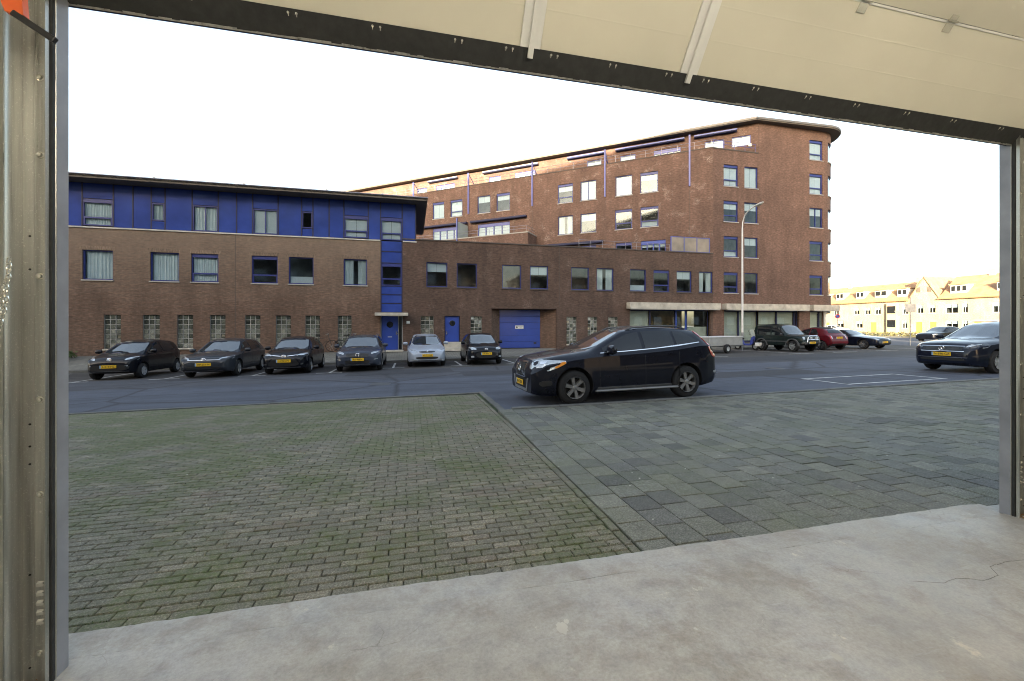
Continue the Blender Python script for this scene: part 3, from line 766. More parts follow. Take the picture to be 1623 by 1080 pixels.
# blue top storey: separate panels, posts and windows
ver = [-26, -24.4, -23, -21.6, -20.2, -18.9, -17.9, -16.97, -15.58, -14.69, -13.84, -13.19, -11.89, -10.6, -9.68, -8.86, -7.52, -6.26, -5.64, -4.74, -3.91, -2.5, -1.78, -.48, .34]
bw = {7: (6.97, 8.39, 'split', 'curtain'), 10: (7.4, 8.36, 'fix', 'curtain'), 12: (6.93, 8.37, 'mullion', 'curtain'), 15: (6.93, 8.37, 'mullion', 'blind'), 17: (7.4, 8.37, 'fix', None), 20: (6.97, 8.3, 'split', 'blind'), 22: (6.92, 8.3, 'split', 'blind')}
for i in range(len(ver) - 1):
    a, b = ver[i] + .035, ver[i + 1] - .035
    j = (random.uniform(-.004, .004), random.uniform(-.004, .004))
    def panel(z0, z1):
        m = MB(); m.add([(a, -.012 + j[0], z0), (b, -.012 + j[1], z0), (b, -.012 - j[0], z1), (a, -.012 - j[1], z1), (a, .04, z0), (b, .04, z0), (b, .04, z1), (a, .04, z1)], [(0, 1, 2, 3), (1, 5, 6, 2), (4, 0, 3, 7), (3, 2, 6, 7), (0, 4, 5, 1)])
        m.build('panel', 'blue_panel', lb, F1)
    if i in bw:
        z0, z1, st, fi = bw[i]
        if z0 > 7.2: panel(6.92, z0 - .04)
        panel(z1 + .03, 9.22)
        window(lb, F1, a - .01, b + .01, z0, z1, st, fi, sill=None, y=.03)
    else: panel(6.92, 9.22)
for x in ver: MB().box(x - .03, x + .03, -.03, .05, 6.905, 9.24).build('post', 'blue_frame', lb, F1)
MB().box(.345, .37, .0, 9., 6.905, 9.24).build('side_panel', 'blue_panel', lb, F1)
# stair strip
for z0, z1 in ((6.22, 6.86), (5.5, 6.2), (3.53, 4.05), (2.99, 3.51), (2.42, 2.97)): MB().rbox(-1.72, -.52, .02, .1, z0 + .02, z1 - .02, .006).build('panel', 'blue_panel', lb, F1)
for x in (-1.75, -.49): MB().box(x - .03, x + .03, -.012, .12, 2.41, 6.9).build('post', 'blue_frame', lb, F1)
for z in (6.21, 5.5, 3.52, 2.98, 4.06, 2.42): MB().box(-1.72, -.52, .0, .12, z - .018, z + .018).build('rail', 'blue_frame', lb, F1)
window(lb, F1, -1.72, -.52, 4.09, 5.47, 'split', None, sill=None, y=.06)
MB().box(-1.72, -.52, .13, .3, 2.4, 4.05).box(-1.72, -.52, .13, .3, 5.5, 6.9).build('backing', 'black_paint', lb, F1)
MB().cbox(-2.06, -.12, -.85, -.0, 2.2, 2.38, .02).build('door_canopy', 'concrete_pale', lb, F1)
d = MB().rbox(-1.73, -.74, .16, .22, .08, 2.17, .008).build('door', 'blue_paint', lb, F1)
MB().lathe_y([(0, .15), (.2, .15), (.2, .17)], 24, T(-1.23, 0, 1.66)).build('porthole', 'car_glass', d, F1)
MB().box(-1.36, -1.1, .15, .158, .86, .92).build('letter_slot', 'alloy', d, F1)
MB().box(-.86, -.83, .10, .158, 1.0, 1.24).box(-.86, -.75, .10, .12, 1.1, 1.13).build('handle', 'chrome', d, F1)
MB().box(-.70, -.5, .24, .28, .1, 2.18).build('side_light', 'car_glass', lb, F1)
MB().box(-.735, -.705, .1, .3, .05, 2.19).box(-.5, -.46, .0, .3, .05, 2.19).box(-1.785, -1.735, .1, .3, .05, 2.19).build('door_frame', 'steel_grey', lb, F1)
MB().box(-1.78, -.46, .3, .34, .0, 2.2).build('porch_back', 'black_paint', lb, F1)
MB().box(-1.8, -.4, -.6, .3, .0, .07).build('door_step', 'concrete_pale', lb, F1)
# roof with wide eaves
m = MB(); m.plan([(-27, -.95), (.98, -.95), (1.02, 9.), (-27, 9.)], 9.24, 9.35); m.build('eaves', 'soffit', lb, F1)
m = MB(); m.plan([(-27, -1.0), (1.05, -1.0), (1.1, 9.), (-27, 9.)], 9.35, 9.44); r_ = m.build('roof', 'roof_edge', lb, F1)
MB().tube([(-27, -1.03, 9.41), (1.08, -1.03, 9.41)], .035, 8).build('gutter', 'rail_metal', r_, F1)
for x in (-21.5, -13.2, -8.95, -4.7, -1.6): MB().box(x - .05, x + .05, -1.06, -.98, 9.44, 9.50).build('roof_clip', 'white_paint', r_, F1)
MB().box(-26, -1.8, 8.6, 8.8, 0, 9.2).box(-26, -25.9, .01, 8.6, 0, 9.2).build('rear_wall', 'brick_mid', lb, F1)

# ------------------------------------------------------------------ low block in the middle
mb_ = thing('low_building', 'low dark brick two-storey block with blue garage door', 'building', T(11, FY))
mw = [(1.01, 2.33), (2.93, 4.25), (5.93, 7.24), (7.86, 9.16), (10.83, 12.16), (12.73, 14.04), (15.32, 16.62), (17.22, 18.52), (19.14, 20.42), (21.04, 22.25)]
mwh = [(a, b, 4.07, 5.64) for a, b in mw]
mg = [(.66, 1.46, .3, 2.2), (3.83, 4.58, .3, 2.2), (10.48, 11.23, .3, 2.2), (12.05, 12.79, .3, 2.2), (13.62, 14.37, .3, 2.2)]
holes = mwh + mg + [(2.14, 3.14, -.3, 2.22), (5.21, 9.75, -.3, 2.72), (15.3, 22.04, -.3, 2.79)]
wall(mb_, 'brick_wall', 'brick_mid', -.46, 22.27, -.2, 7.0, holes, F1, .16)
sty = ['fix'] * 10; sty[7] = 'split'
fil = ['half', None, None, 'half', None, 'curtains', 'low', None, 'half', 'curtains']
for i, h_ in enumerate(mwh): window(mb_, F1, *h_, style=sty[i], fill=fil[i], sill='coping', room='room_brown' if i < 6 else 'room')
for h_ in mg: blockwindow(mb_, F1, *h_)
MB().box(-.46, 22.27, -.05, .35, 7.0, 7.07).build('coping', 'coping', mb_, F1)
MB().box(-.4, 22.2, .36, 22, 6.5, 6.6).build('roof', 'roof_dark', mb_, F1)
for x in (9.95,): MB().box(x - .012, x + .012, -.003, .02, 2.8, 6.98).build('movement_joint', 'coping', mb_, F1)
# blue door with porthole, on steps
d = MB().rbox(2.2, 3.08, .12, .18, .55, 2.18, .008).build('door', 'blue_paint', mb_, F1)
MB().lathe_y([(0, .108), (.17, .108), (.19, .118), (.19, .13)], 24, T(2.66, 0, 1.75)).build('porthole', 'car_glass', d, F1)
MB().box(2.25, 2.28, .06, .118, 1.0, 1.26).box(2.25, 2.37, .06, .08, 1.1, 1.13).build('handle', 'chrome', d, F1)
MB().box(2.14, 2.2, .08, .2, .05, 2.22).box(3.08, 3.14, .08, .2, .05, 2.22).box(2.2, 3.08, .08, .2, 2.18, 2.22).build('door_frame', 'blue_frame', mb_, F1)
MB().cbox(2.1, 3.2, -.35, .3, .0, .54, .02).build('door_step', 'concrete_pale', mb_, F1)
MB().cbox(2.0, 3.3, -.75, -.36, .0, .2, .02).build('door_step', 'concrete_pale', mb_, F1)
MB().box(-.22, -.02, -.03, -.002, 1.72, 1.88).build('number_plate', 'white_sign', mb_, F1)
# splayed garage entrance with sectional door
gd = MB()
for k in range(6): gd.rbox(5.93, 8.82, .8, .86, .06 + k * .436, .06 + (k + 1) * .436 - .012, .01)
d = None
for k in range(6):
    o = MB().rbox(5.93, 8.82, .8, .86, .06 + k * .436, .06 + (k + 1) * .436 - .01, .01)
    o = o.build('door_panel', 'blue_paint', mb_, F1)
    if k == 3: d = o
    if k == 0: MB().box(8.35, 8.55, .79, .8, .32, .44).build('vent', 'black_paint', o, F1)
sg = MB().rbox(7.02, 7.62, .775, .797, 1.37, 1.6, .01).build('sign', 'white_sign', mb_, F1)
MB().lathe_y([(0, .765), (.06, .765), (.06, .775)], 20, T(7.14, 0, 1.48)).build('sign_symbol', 'black_paint', sg, F1)
text(sg, 'VRIJ HOUDEN', .055, F1 @ Matrix.Translation((7.4, .77, 1.52)) @ Matrix.Rotation(R(90), 4, 'X'), 'black_paint')
text(sg, 'UITRIT', .055, F1 @ Matrix.Translation((7.4, .77, 1.44)) @ Matrix.Rotation(R(90), 4, 'X'), 'black_paint')
for (xa, xb) in ((5.21, 5.93), (9.75, 8.82)):
    m = MB(); vs = [(xa, .16, -.2), (xb, .8, -.2), (xb, .8, 2.72), (xa, .16, 2.72)]
    if xa > xb: vs = [vs[1], vs[0], vs[3], vs[2]]
    m.add(vs, [(0, 1, 2, 3)]); m.build('splayed_wall', 'brick_left', mb_, F1, False, [(0, 0), (.95, 0), (.95, 2.9), (0, 2.9)])
MB().box(5.2, 9.76, .17, .9, 2.72, 2.8).build('recess_soffit', 'soffit', mb_, F1)
MB().box(5.5, 9.3, .9, .95, 0, 2.75).build('recess_back', 'black_paint', mb_, F1)
# shop front
def shop(parent, x0, x1, mull, cx0, cx1, panes, door=None):
    b = MB().cbox(cx0, cx1, -.5, -.003, 2.80, 3.24, .015).build('canopy', 'concrete_pale', parent, F1)
    MB().box(cx0 + .1, cx1 - .1, -.52, -.3, 2.74, 2.797).build('canopy_edge', 'sill_grey', b, F1)
    xs = [x0] + mull + [x1]
    for i, (a, c_) in enumerate(zip(xs, xs[1:])):
        isd = door is not None and i == door
        fr = MB(); fm = 'blue_paint' if isd else 'blue_frame'; f = .11 if isd else .06
        fr.box(a, a + f, .22, .3, .3, 2.78); fr.box(c_ - f, c_, .22, .3, .3, 2.78); fr.box(a + f, c_ - f, .22, .3, 2.66, 2.78); fr.box(a + f, c_ - f, .22, .3, .3, .42)
        if isd: fr.box(a + f, c_ - f, .23, .3, 1.25, 1.35)
        fo = fr.build('shop_door' if isd else 'shop_window', fm, parent, F1)
        MB().box(a + f, c_ - f, .26, .268, .42, 2.66).build('pane', 'shop_glass', fo, F1)
        if not isd and panes[i]: MB().box(a + f, c_ - f, .35, .36, .42, 2.66 if panes[i] != 'frosted_low' else 1.5).build('screen', panes[i] if panes[i] != 'frosted_low' else 'frosted', fo, F1)
    MB().box(x0 - .05, x1 + .05, .4, 3.5, .0, .3).build('plinth', 'room', parent, F1)
    MB().box(x0, x1, 3.4, 3.5, .3, 2.8).box(x0, x1, .4, 3.4, 2.78, 2.88).build('shop_interior', 'room_warm', parent, F1)
    MB().box(x0, x1, .16, .4, -.1, .299).build('base_strip', 'coping', parent, F1)
shop(mb_, 15.32, 22.02, [17.06, 19.19, 20.13], 15.04, 22.57, ['frosted', None, None, 'frosted_low'], 2)
# roof terrace screen of three framed frosted panels
sc_ = MB()
for x in (18.75, 19.85, 20.95, 22.05): sc_.box(x - .03, x + .03, .1, .16, 7.07, 8.15)
sc_.box(18.72, 22.08, .1, .16, 8.15, 8.2).box(18.78, 22.02, .11, .15, 7.08, 7.13)
so_ = sc_.build('terrace_screen', 'blue_post', mb_, F1)
for x in (18.78, 19.88, 20.98): MB().box(x, x + 1.04, .12, .135, 7.13, 8.15).build('pane', 'frosted_warm', so_, F1)
m = MB()
for z in (7.35, 7.62): m.tube([(11.5, .25, z), (18.7, .25, z)], .014, 6)
for i in range(9): m.tube([(11.5 + i * .9, .25, 7.0), (11.5 + i * .9, .25, 7.63)], .014, 6)
m.build('railing', 'rail_metal', mb_, F1)

# ------------------------------------------------------------------ tall corner building
tb = thing('corner_building', 'tall red-brown brick apartment building with rounded corner and set-back top floor', 'building', T(28, FY + 6))
zr = [(4.08, 5.66), (6.85, 8.42), (9.54, 11.13), (12.26, 13.9)]
hA = [(23.22, 24.53, a, b) for a, b in zr] + [(25.11, 26.36, a, b) for a, b in zr] + [(23.25, 30.37, -.3, 2.77)]
zr5 = zr + [(15.03, 16.62)]
hB = [(31.38, 32.72, a, b) for a, b in zr5] + [(31.43, 33.2, -.3, 2.77)]
wall(tb, 'brick_wall', 'brick_front', 22.274, 26.4, -.2, 15.0, [h for h in hA if h[1] < 26.5] + [(23.25, 26.4, -.3, 2.77)], F1, .14)
wall(tb, 'brick_wall', 'brick_front', 26.4, 32.8, -.2, 17.42, [(26.4, 30.37, -.3, 2.77), (31.43, 32.8, -.3, 2.77)] + hB[:5], F1, .14)
stA = ['split', 'split', 'split', 'split', 'fix', 'fix', 'fix', 'fix']
fiA = [None, 'low', 'half', 'blind', None, 'half', 'half', 'blind']
for i, h_ in enumerate(hA[:8]): window(tb, F1, *h_, style=stA[i], fill=fiA[i])
for i, h_ in enumerate(hB[:5]): window(tb, F1, *h_, style=('split', 'split', 'mullion', 'split', 'split')[i], fill=(None, None, 'half', 'blind', 'blind')[i])
shop(tb, 23.25, 30.37, [24.76, 26.52, 28.36, 30.1], 23.05, 30.87, ['frosted', 'frosted', 'frosted', 'frosted', None])
shop(tb, 31.43, 33.1, [32.6], 31.25, 33.9, ['frosted', 'frosted'])
MB().tube([(32.95, .0, 0), (32.95, .0, 2.8)], .11, 16).build('column', 'white_paint', tb, F1)
# rounded corner
RC = 2.2
def arc(x, y, z):
    a = (x - 32.8) / RC; r = RC - y
    return (32.8 + r * math.sin(a), RC - r * math.cos(a), z)
xe = 32.8 + RC * math.pi / 2
wc = [(33.35, 34.9, a, b) for a, b in zr5]
wall(tb, 'curved_wall', 'brick_front', 32.8, xe, 2.78, 17.42, wc, F1, .14, arc, .2)
for i, (a, b, c_, d_) in enumerate(wc):
    def curvebox(x0, x1, y0, y1, z0, z1):
        m = MB(); n = 8
        for k in range(n):
            q0 = x0 + (x1 - x0) * k / n; q1 = x0 + (x1 - x0) * (k + 1) / n
            m.add([arc(q0, y0, z0), arc(q1, y0, z0), arc(q1, y1, z0), arc(q0, y1, z0), arc(q0, y0, z1), arc(q1, y0, z1), arc(q1, y1, z1), arc(q0, y1, z1)], [(0, 3, 2, 1), (4, 5, 6, 7), (0, 1, 5, 4), (2, 3, 7, 6), (1, 2, 6, 5), (3, 0, 4, 7)])
        return m
    fr = curvebox(a, b, .08, .14, c_, c_ + .06); 
    for q in (curvebox(a, b, .08, .14, d_ - .1, d_), curvebox(a, a + .07, .08, .14, c_ + .06, d_ - .1), curvebox(b - .07, b, .08, .14, c_ + .06, d_ - .1)): fr.add(q.v, q.f)
    o = fr.build('window', 'blue_frame', tb, F1)
    curvebox(a, b, .115, .12, c_ + .06, d_ - .1).build('pane', 'pane_glass', o, F1)
    curvebox(a, b, .3, .31, c_, d_).build('blind', 'blind' if i % 2 else 'room', o, F1)
    curvebox(a - .05, b + .05, -.05, .08, c_ - .07, c_).build('sill', 'sill_grey', o, F1)
curvebox(32.8, xe, .02, .3, 2.6, 2.78).build('corner_beam', 'concrete_pale', tb, F1)
curvebox(33.0, xe, .5, .52, 0., 2.6).build('corner_glazing', 'car_glass', tb, F1)
wall(tb, 'side_wall', 'brick_front', 0, 15, -.2, 17.42, [], T(35.0, FY + RC, 0, R(90)))
# receding wing: local x runs along the wall (towards the corner), s = -x
DA = math.atan2(-.616, .787)
FD = T(22.27, FY, 0, DA)
D3 = [(5.94, 7.28), (3.94, 5.3), (8.89, 10.25), (10.92, 12.28), (16.92, 18.29), (18.95, 20.33), (22.0, 23.37), (24.11, 25.47), (29, 30.3), (31, 32.3), (36, 37.3), (39, 40.3)]
D2 = [(5.94, 7.31), (3.91, 5.29), (8.89, 10.25), (10.92, 12.25)]
hD = [(-b, -a, 12.28, 13.92) for a, b in D3] + [(-b, -a, 9.52, 11.14) for a, b in D2]
hd1 = [(-5.24, -3.37, 7.02, 8.4), (-7.26, -5.97, 7.3, 8.4), (-10.25, -8.89, 7.3, 8.4), (-12.25, -10.92, 7.3, 8.4)]
hdt = [(-20.3, -16.92, 9.62, 11.22), (-25.46, -22.2, 9.62, 11.3), (-33, -29.5, 9.62, 11.3)]
wall(tb, 'brick_wall', 'brick_tall', -46, 0, 6.0, 15.06, hD + hd1 + hdt, FD, .14)
fD = ['curtain', 'half', 'blind', 'half', 'half', 'half', 'curtain', 'blind', 'half', 'blind', None, None, None, 'low', 'half', 'curtains']
sD = ['fix', 'head', 'mullion', 'split', 'head', 'fix', 'split', 'head', 'fix', 'fix', 'fix', 'fix', 'split', 'split', 'fix', 'fix']
for i, h_ in enumerate(hD): window(tb, FD, *h_, style=sD[i], fill=fD[i])
for i, h_ in enumerate(hd1): window(tb, FD, *h_, style='doors' if i == 0 else 'head', fill='half' if i == 0 else None, frame='blue_paint' if i == 0 else 'blue_win', sill=None)
for h_ in hdt: window(tb, FD, *h_, style='doors', fill='blind', frame='blue_post', sill=None)
MB().box(-46, .02, -.03, .3, 15.06, 15.13).build('coping', 'coping', tb, FD)
MB().box(22.25, 26.4, -.03, .3, 15.004, 15.09).build('coping', 'coping', tb, F1)
# roof deck, penthouse and overhanging roof
FP = T(26.39, FY + .006, 0, DA)
pw_ = [(2.37, 4.51, 15.2, 16.55), (-.85, .54, 15.2, 16.6), (-2.74, -1.42, 15.8, 16.6), (6.03, 7.32, 15.5, 16.58), (9.0, 10.3, 15.5, 16.6), (19.1, 20.38, 15.5, 16.6), (15.39, 17.52, 15.2, 16.6), (24.5, 26.8, 15.2, 16.6), (28, 29.3, 15.5, 16.6)]
o5 = 4.12 * .787
PW = [(-(b) - o5, -(a) - o5, c_, d_) for a, b, c_, d_ in pw_]
wall(tb, 'brick_wall', 'brick_tall', -50, 0, 14.9, 17.42, PW, FP, .14)
for i, h_ in enumerate(PW): window(tb, FP, *h_, style='doors' if h_[1] - h_[0] > 1.8 else 'fix', fill=('blind', 'blind', 'blind', 'half', 'half', 'blind', 'blind', 'blind', 'blind')[i], frame='blue_post', sill=None)
MB().box(-46, 0, .32, 6, 14.85, 14.95).build('roof_deck', 'roof_dark', tb, FD)
rp = [FP @ Vector((-51, -.62, 0)), FP @ Vector((-.2, -.62, 0))]
rp = [(p_.x, p_.y) for p_ in rp] + [(32.8, FY - .62)] + [(32.8 + (RC + .62) * math.sin(a), FY + RC - (RC + .62) * math.cos(a)) for a in [R(9 * k) for k in range(1, 11)]] + [(35.62, FY + 16), (20, FY + 40), (-8, FY + 45)]
MB().plan(rp, 17.42, 17.50).build('eaves', 'soffit', tb, Matrix())
cx, cy = 26, FY + 14
MB().plan([(x + (x - cx) * .004, y + (y - cy) * .004) for x, y in rp], 17.50, 17.66).build('roof', 'roof_edge', tb, Matrix())
# awnings (rolled cassettes), blue party-wall posts with braces, railings
def awning(a, b, z, F, out=.35, mat='blue_paint'):
    m = MB(); m.prism([(-b, z), (-a, z), (-a, z + .16), (-b, z + .16)], -.2 - out * .3, -.005); 
    o = m.build('awning', mat, tb, F); MB().tube([(-b, -.26, z + .02), (-a, -.26, z + .02)], .07, 8).build('awning_bar', 'blue_frame', o, F)
for a, b, z in ((8.3, 13.6, 8.55), (15.2, 21.0, 11.42), (21.4, 27.2, 11.42)): awning(a, b, z, FD, .35, 'blue_frame')
for a, b, z in ((2.07, 7.71, 17.0), (-1.78, 1.34, 17.0), (8.66, 12.12, 17.0), (15.0, 21.0, 17.0), (24.0, 27.7, 17.0)): awning(a + o5, b + o5, z, FP, .35, 'blue_paint' if a < 9 else 'steel_grey')
for s_ in (1.63, 8.14, 14.67, 21.29, 27.8):
    o = MB().box(-s_ - .06, -s_ + .06, -.12, -.003, 12.35, 16.3).build('post', 'blue_post', tb, FD)
    MB().tube([(-s_, -.06, 16.25), (-s_, 1.6, 15.2)], .035, 6).tube([(-s_, -.06, 15.6), (-s_, 1.6, 15.6)], .02, 6).build('brace', 'blue_post', o, FD)
    MB().box(-s_ - .008, -s_ + .008, -.004, .01, 7.0, 12.35).build('movement_joint', 'coping', tb, FD)
m = MB()
for z in (15.45, 15.72): m.tube([(-40, .1, z), (-.1, .1, z)], .016, 6)
for i in range(34): m.tube([(-.1 - i * 1.2, .1, 15.1), (-.1 - i * 1.2, .1, 15.72)], .014, 5)
m.build('railing', 'rail_metal', tb, FD)
m = MB()
for z in (15.45, 15.72): m.tube([(22.3, .1, z), (26.3, .1, z)], .016, 6)
for i in range(5): m.tube([(22.4 + i * .95, .1, 15.05), (22.4 + i * .95, .1, 15.72)], .014, 5)
m.build('railing', 'blue_post', tb, F1)
MB().lathe_y([(0, -.1), (.12, -.1), (.14, -.02)], 16, T(-.55, 0, 15.75)).build('wall_lamp', 'white_sign', tb, FP)
# lower terrace volume in front of the wing
FT = T(22.27, FY, 0, DA)
wall(tb, 'terrace_wall', 'brick_tall', -36, -14.3, 6.0, 9.55, [], FT @ Matrix.Translation((0, -2., 0)))
wall(tb, 'terrace_wall', 'brick_tall', 0, 2.0, 6.0, 9.55, [], FT @ T(-14.3, -2., 0, R(90)))
MB().box(-36, -14.26, -2.04, -1.75, 9.55, 9.63).box(-14.55, -14.26, -1.75, -.01, 9.55, 9.63).build('coping', 'sill_grey', tb, FT)
MB().box(-36, -14.56, -1.74, -.01, 9.4, 9.5).build('terrace_floor', 'roof_dark', tb, FT)
m = MB()
for z in (9.95, 10.2): m.tube([(-34, -1.9, z), (-14.45, -1.9, z), (-14.45, -.1, z)], .018, 6)
for i in range(17): m.tube([(-14.45 - i * 1.2, -1.9, 9.6), (-14.45 - i * 1.2, -1.9, 10.2)], .014, 5)
m.build('railing', 'rail_metal', tb, FT)
o = MB().box(-21.4, -21.3, -2.1, -2.0, 8.6, 11.5).build('post', 'blue_post', tb, FT)
MB().box(-21.36, -21.34, -1.98, -.05, 9.65, 11.2).build('divider_screen', 'frosted', o, FT)
MB().tube([(-15.6, -2.02, 7.2), (-15.6, -2.02, 8.5)], .05, 8).build('vent_pipe', 'white_paint', tb, FT)

# ------------------------------------------------------------------ sunlit row of houses across the side road
HX = 85.0
def FH(yc): return T(HX, yc, 0, R(-90))
def house(label, y0, y1, wins, doors, dormers, gable=False, chim=(), mat='brick_far', eave=6.05, ridge=9.4, bay=None, group='terraced houses across the side road'):
    """y0<y1 world; local x = yc - y (right is towards -y)"""
    yc = (y0 + y1) / 2; w = y1 - y0; F = FH(yc); h = thing('house', label, 'house', F, group)
    top = eave
    hl = [(x, x + ww, z, z + hh) for x, ww, z, hh in wins] + [(x, x + ww, 0, hh) for x, ww, hh in doors]
    wall(h, 'wall', mat, -w / 2, w / 2, -.3, top, hl, F, .12)
    for a, b, c_, d_ in hl[:len(wins)]: window(h, F, a, b, c_, d_, 'mullion', 'half', frame='far_white', sill='far_white')
    for a, b, c_, d_ in hl[len(wins):]:
        o = MB().rbox(a, b, .08, .13, 0, d_, .01).build('door', 'door_orange', h, F)
        n = 10; m = MB(); r = (b - a) / 2 + .1
        for k in range(n):
            t0, t1 = math.pi * k / n, math.pi * (k + 1) / n
            m.add([((a + b) / 2 + r * math.cos(t0), -.03, d_ + r * .8 * math.sin(t0)), ((a + b) / 2 + r * math.cos(t1), -.03, d_ + r * .8 * math.sin(t1)), ((a + b) / 2, -.03, d_)], [(0, 1, 2)])
        m.build('door_arch', 'brick_red_far', o, F)
    D = 8.
    if gable:
        m = MB(); z2 = ridge + .4
        m.add([(-w / 2, -.002, top), (w / 2, -.002, top), (w * .22, -.002, z2 - .9), (0, -.002, z2), (-w * .22, -.002, z2 - .9)], [(0, 1, 2, 3, 4)])
        g_ = m.build('gable', mat, h, F, False, [(-2, 6), (2, 6), (.9, 9), (0, 9.8), (-.9, 9)])
        for x in (-1.1, .5): MB().box(x, x + .55, -.05, -.004, 7.2, 8.1).build('gable_window', 'far_dark', g_, F)
        m = MB()
        for sgn in (-1, 1):
            m.add([(sgn * (w / 2 + .2), -.15, top - .15), (0, -.15, z2 + .12), (0, D, z2 + .12), (sgn * (w / 2 + .2), D, top - .15), (sgn * (w / 2 + .2), -.15, top - .3), (0, -.15, z2 - .03), (0, D, z2 - .03), (sgn * (w / 2 + .2), D, top - .3)],
                  [(0, 1, 2, 3), (4, 7, 6, 5), (0, 4, 5, 1), (0, 3, 7, 4)])
        rf = m.build('roof', 'roof_tile', h, F)
    else:
        m = MB(); e = -.4
        m.add([(-w / 2, e, top - .1), (w / 2, e, top - .1), (w / 2, D / 2, ridge), (-w / 2, D / 2, ridge), (w / 2, D + .4, top - .1), (-w / 2, D + .4, top - .1), (-w / 2, e, top - .25), (w / 2, e, top - .25)], [(0, 1, 2, 3), (3, 2, 4, 5), (0, 6, 7, 1)])
        rf = m.build('roof', 'roof_tile', h, F)
        MB().box(-w / 2, w / 2, e - .1, e, top - .2, top - .06).build('gutter', 'wood_brown', h, F)
    for x, dw in dormers:
        zz = 7.0; m = MB()
        m.add([(x, .55, zz - .3), (x + dw, .55, zz - .3), (x + dw, .55, zz + 1.1), (x, .55, zz + 1.1), (x, 2.6, zz + 1.1), (x + dw, 2.6, zz + 1.1)], [(0, 1, 2, 3), (0, 3, 4), (1, 5, 2), (3, 2, 5, 4)])
        dm = m.build('dormer', 'far_white', h, F)
        n = max(1, int(dw / .7))
        for k in range(n): MB().box(x + .15 + k * dw / n, x + (k + 1) * dw / n - .1, .5, .548, zz + .1, zz + .9).build('pane', 'car_glass', dm, F)
        MB().box(x - .15, x + dw + .15, .3, 2.7, zz + 1.1, zz + 1.25).build('dormer_roof', 'roof_tile', dm, F)
    for x in chim: MB().rbox(x - .4, x + .4, D / 2 - .35, D / 2 + .35, ridge - .4, ridge + .8, .03).build('chimney', 'brick_red_far', h, F)
    if bay:
        o = MB().box(bay - .8, bay + .8, -.6, -.01, 0, 5.6).build('bay', 'brick_red_far', h, F, False)
        for z in (1.2, 3.7): MB().box(bay - .65, bay + .65, -.65, -.604, z, z + 1.3).build('bay_window', 'car_glass', o, F)
    MB().box(-w / 2, w / 2, D, D + .2, 0, top).build('rear_wall', mat, h, F)
    return h
house('cream house with two dormers, farthest along the sunny row', 64.6, 74, [(-3.4, 1., 3.6, 1.3), (-1, 1., 3.6, 1.3), (1.6, 1., 3.6, 1.3), (2.2, 1.4, 1., 1.4)], [(-.4, 1., 2.1)], [(-2.4, 2.2), (1.6, 1.5)], chim=(2.,))
house('cream house with two dormers beside the brick bay', 57.6, 64.6, [(-2.6, 1., 3.6, 1.3), (-.6, 1., 3.6, 1.3), (1.2, 1., 3.6, 1.3), (-2.2, 1.2, 1., 1.3)], [(.4, 1., 2.1)], [(-2.6, 1.4), (.8, 2.0)])
house('cream house with red brick bay and one dormer', 54.3, 57.6, [(.6, .8, 3.5, 1.4), (.5, .8, 1., 1.4)], [], [(-.6, 1.5)], bay=-.8, chim=(.6,))
house('cream house with tall pointed gable', 50.1, 54.3, [(-1.0, .9, 3.6, 1.4), (.7, .9, 3.6, 1.4)], [(-1.2, .9, 2.1), (.8, .9, 2.1)], [], gable=True)
house('cream house with wide dormer, right of the gabled house', 44.6, 50.1, [(-1.9, 1.6, 3.5, 1.5), (.2, .7, 3.5, 1.5), (-1.9, 1.6, 1., 1.3), (.2, .7, 1., 1.3)], [(1.6, .9, 2.1)], [(-1.6, 2.1)], chim=(1.8,), ridge=9.7)
house('cream house with two chimneys, nearest along the sunny row', 37, 44.6, [(-2.8, 1.2, 3.5, 1.5), (-.6, 1., 3.5, 1.5), (1.4, 1.4, 3.5, 1.5), (-.6, 1.4, 1., 1.3), (1.6, 1.2, 1., 1.3)], [(-2.8, 1., 2.1)], [(-2.6, 1.4), (.5, 1.8)], chim=(-2., .2), ridge=9.7)
# verge, hedge and far pavement
m = MB(); m.box(58, 62.5, 26, 90, -.2, .2); structure(m.build('verge', 'dry_grass'), 'narrow planted verge along the side road')
m = MB(); m.box(57.85, 58, 26, 90, -.2, .22); structure(m.build('verge_kerb', 'concrete_kerb'))
m = MB(); m.box(78, 85, 26, 90, -.2, .2); structure(m.build('house_pavement', 'pavement_far'))
def leafcloud(n, x0, x1, y0, y1, z0, z1, s, f=None):
    m = MB()
    for _ in range(n):
        x, y, z = random.uniform(x0, x1), random.uniform(y0, y1), random.uniform(z0, z1)
        if f: z = z0 + (z - z0) * f(x, y)
        a, b_ = random.uniform(0, 6.28), random.uniform(-1, 1); q = s * random.uniform(.5, 1.3)
        u = Vector((math.cos(a), math.sin(a), b_ * .6)) * q; w = Vector((-math.sin(a) * .5, math.cos(a) * .5, .8)) * q
        c_ = Vector((x, y, z)); m.add([c_ - u, c_ + w * .5, c_ + u, c_ - w * .5], [(0, 1, 2, 3)])
    return m
o = leafcloud(5000, 58.4, 62, 27, 88, .2, .95, .14, lambda x, y: .45 + .55 * NZ.noise(Vector((x * .7, y * .5, 2))) ** 2 + .2).build('verge_plants', 'dry_grass'); o['kind'] = 'stuff'; o['label'] = 'dry low plants covering the verge'
h = thing('hedge', 'low dark hedge at the foot of the brick wall, behind the leftmost car', 'hedge', T(-19, 26))
leafcloud(1500, -21.5, -16.9, 25.7, 26.7, -.1, .28, .08).build('foliage', 'hedge_leaf', h, Matrix())

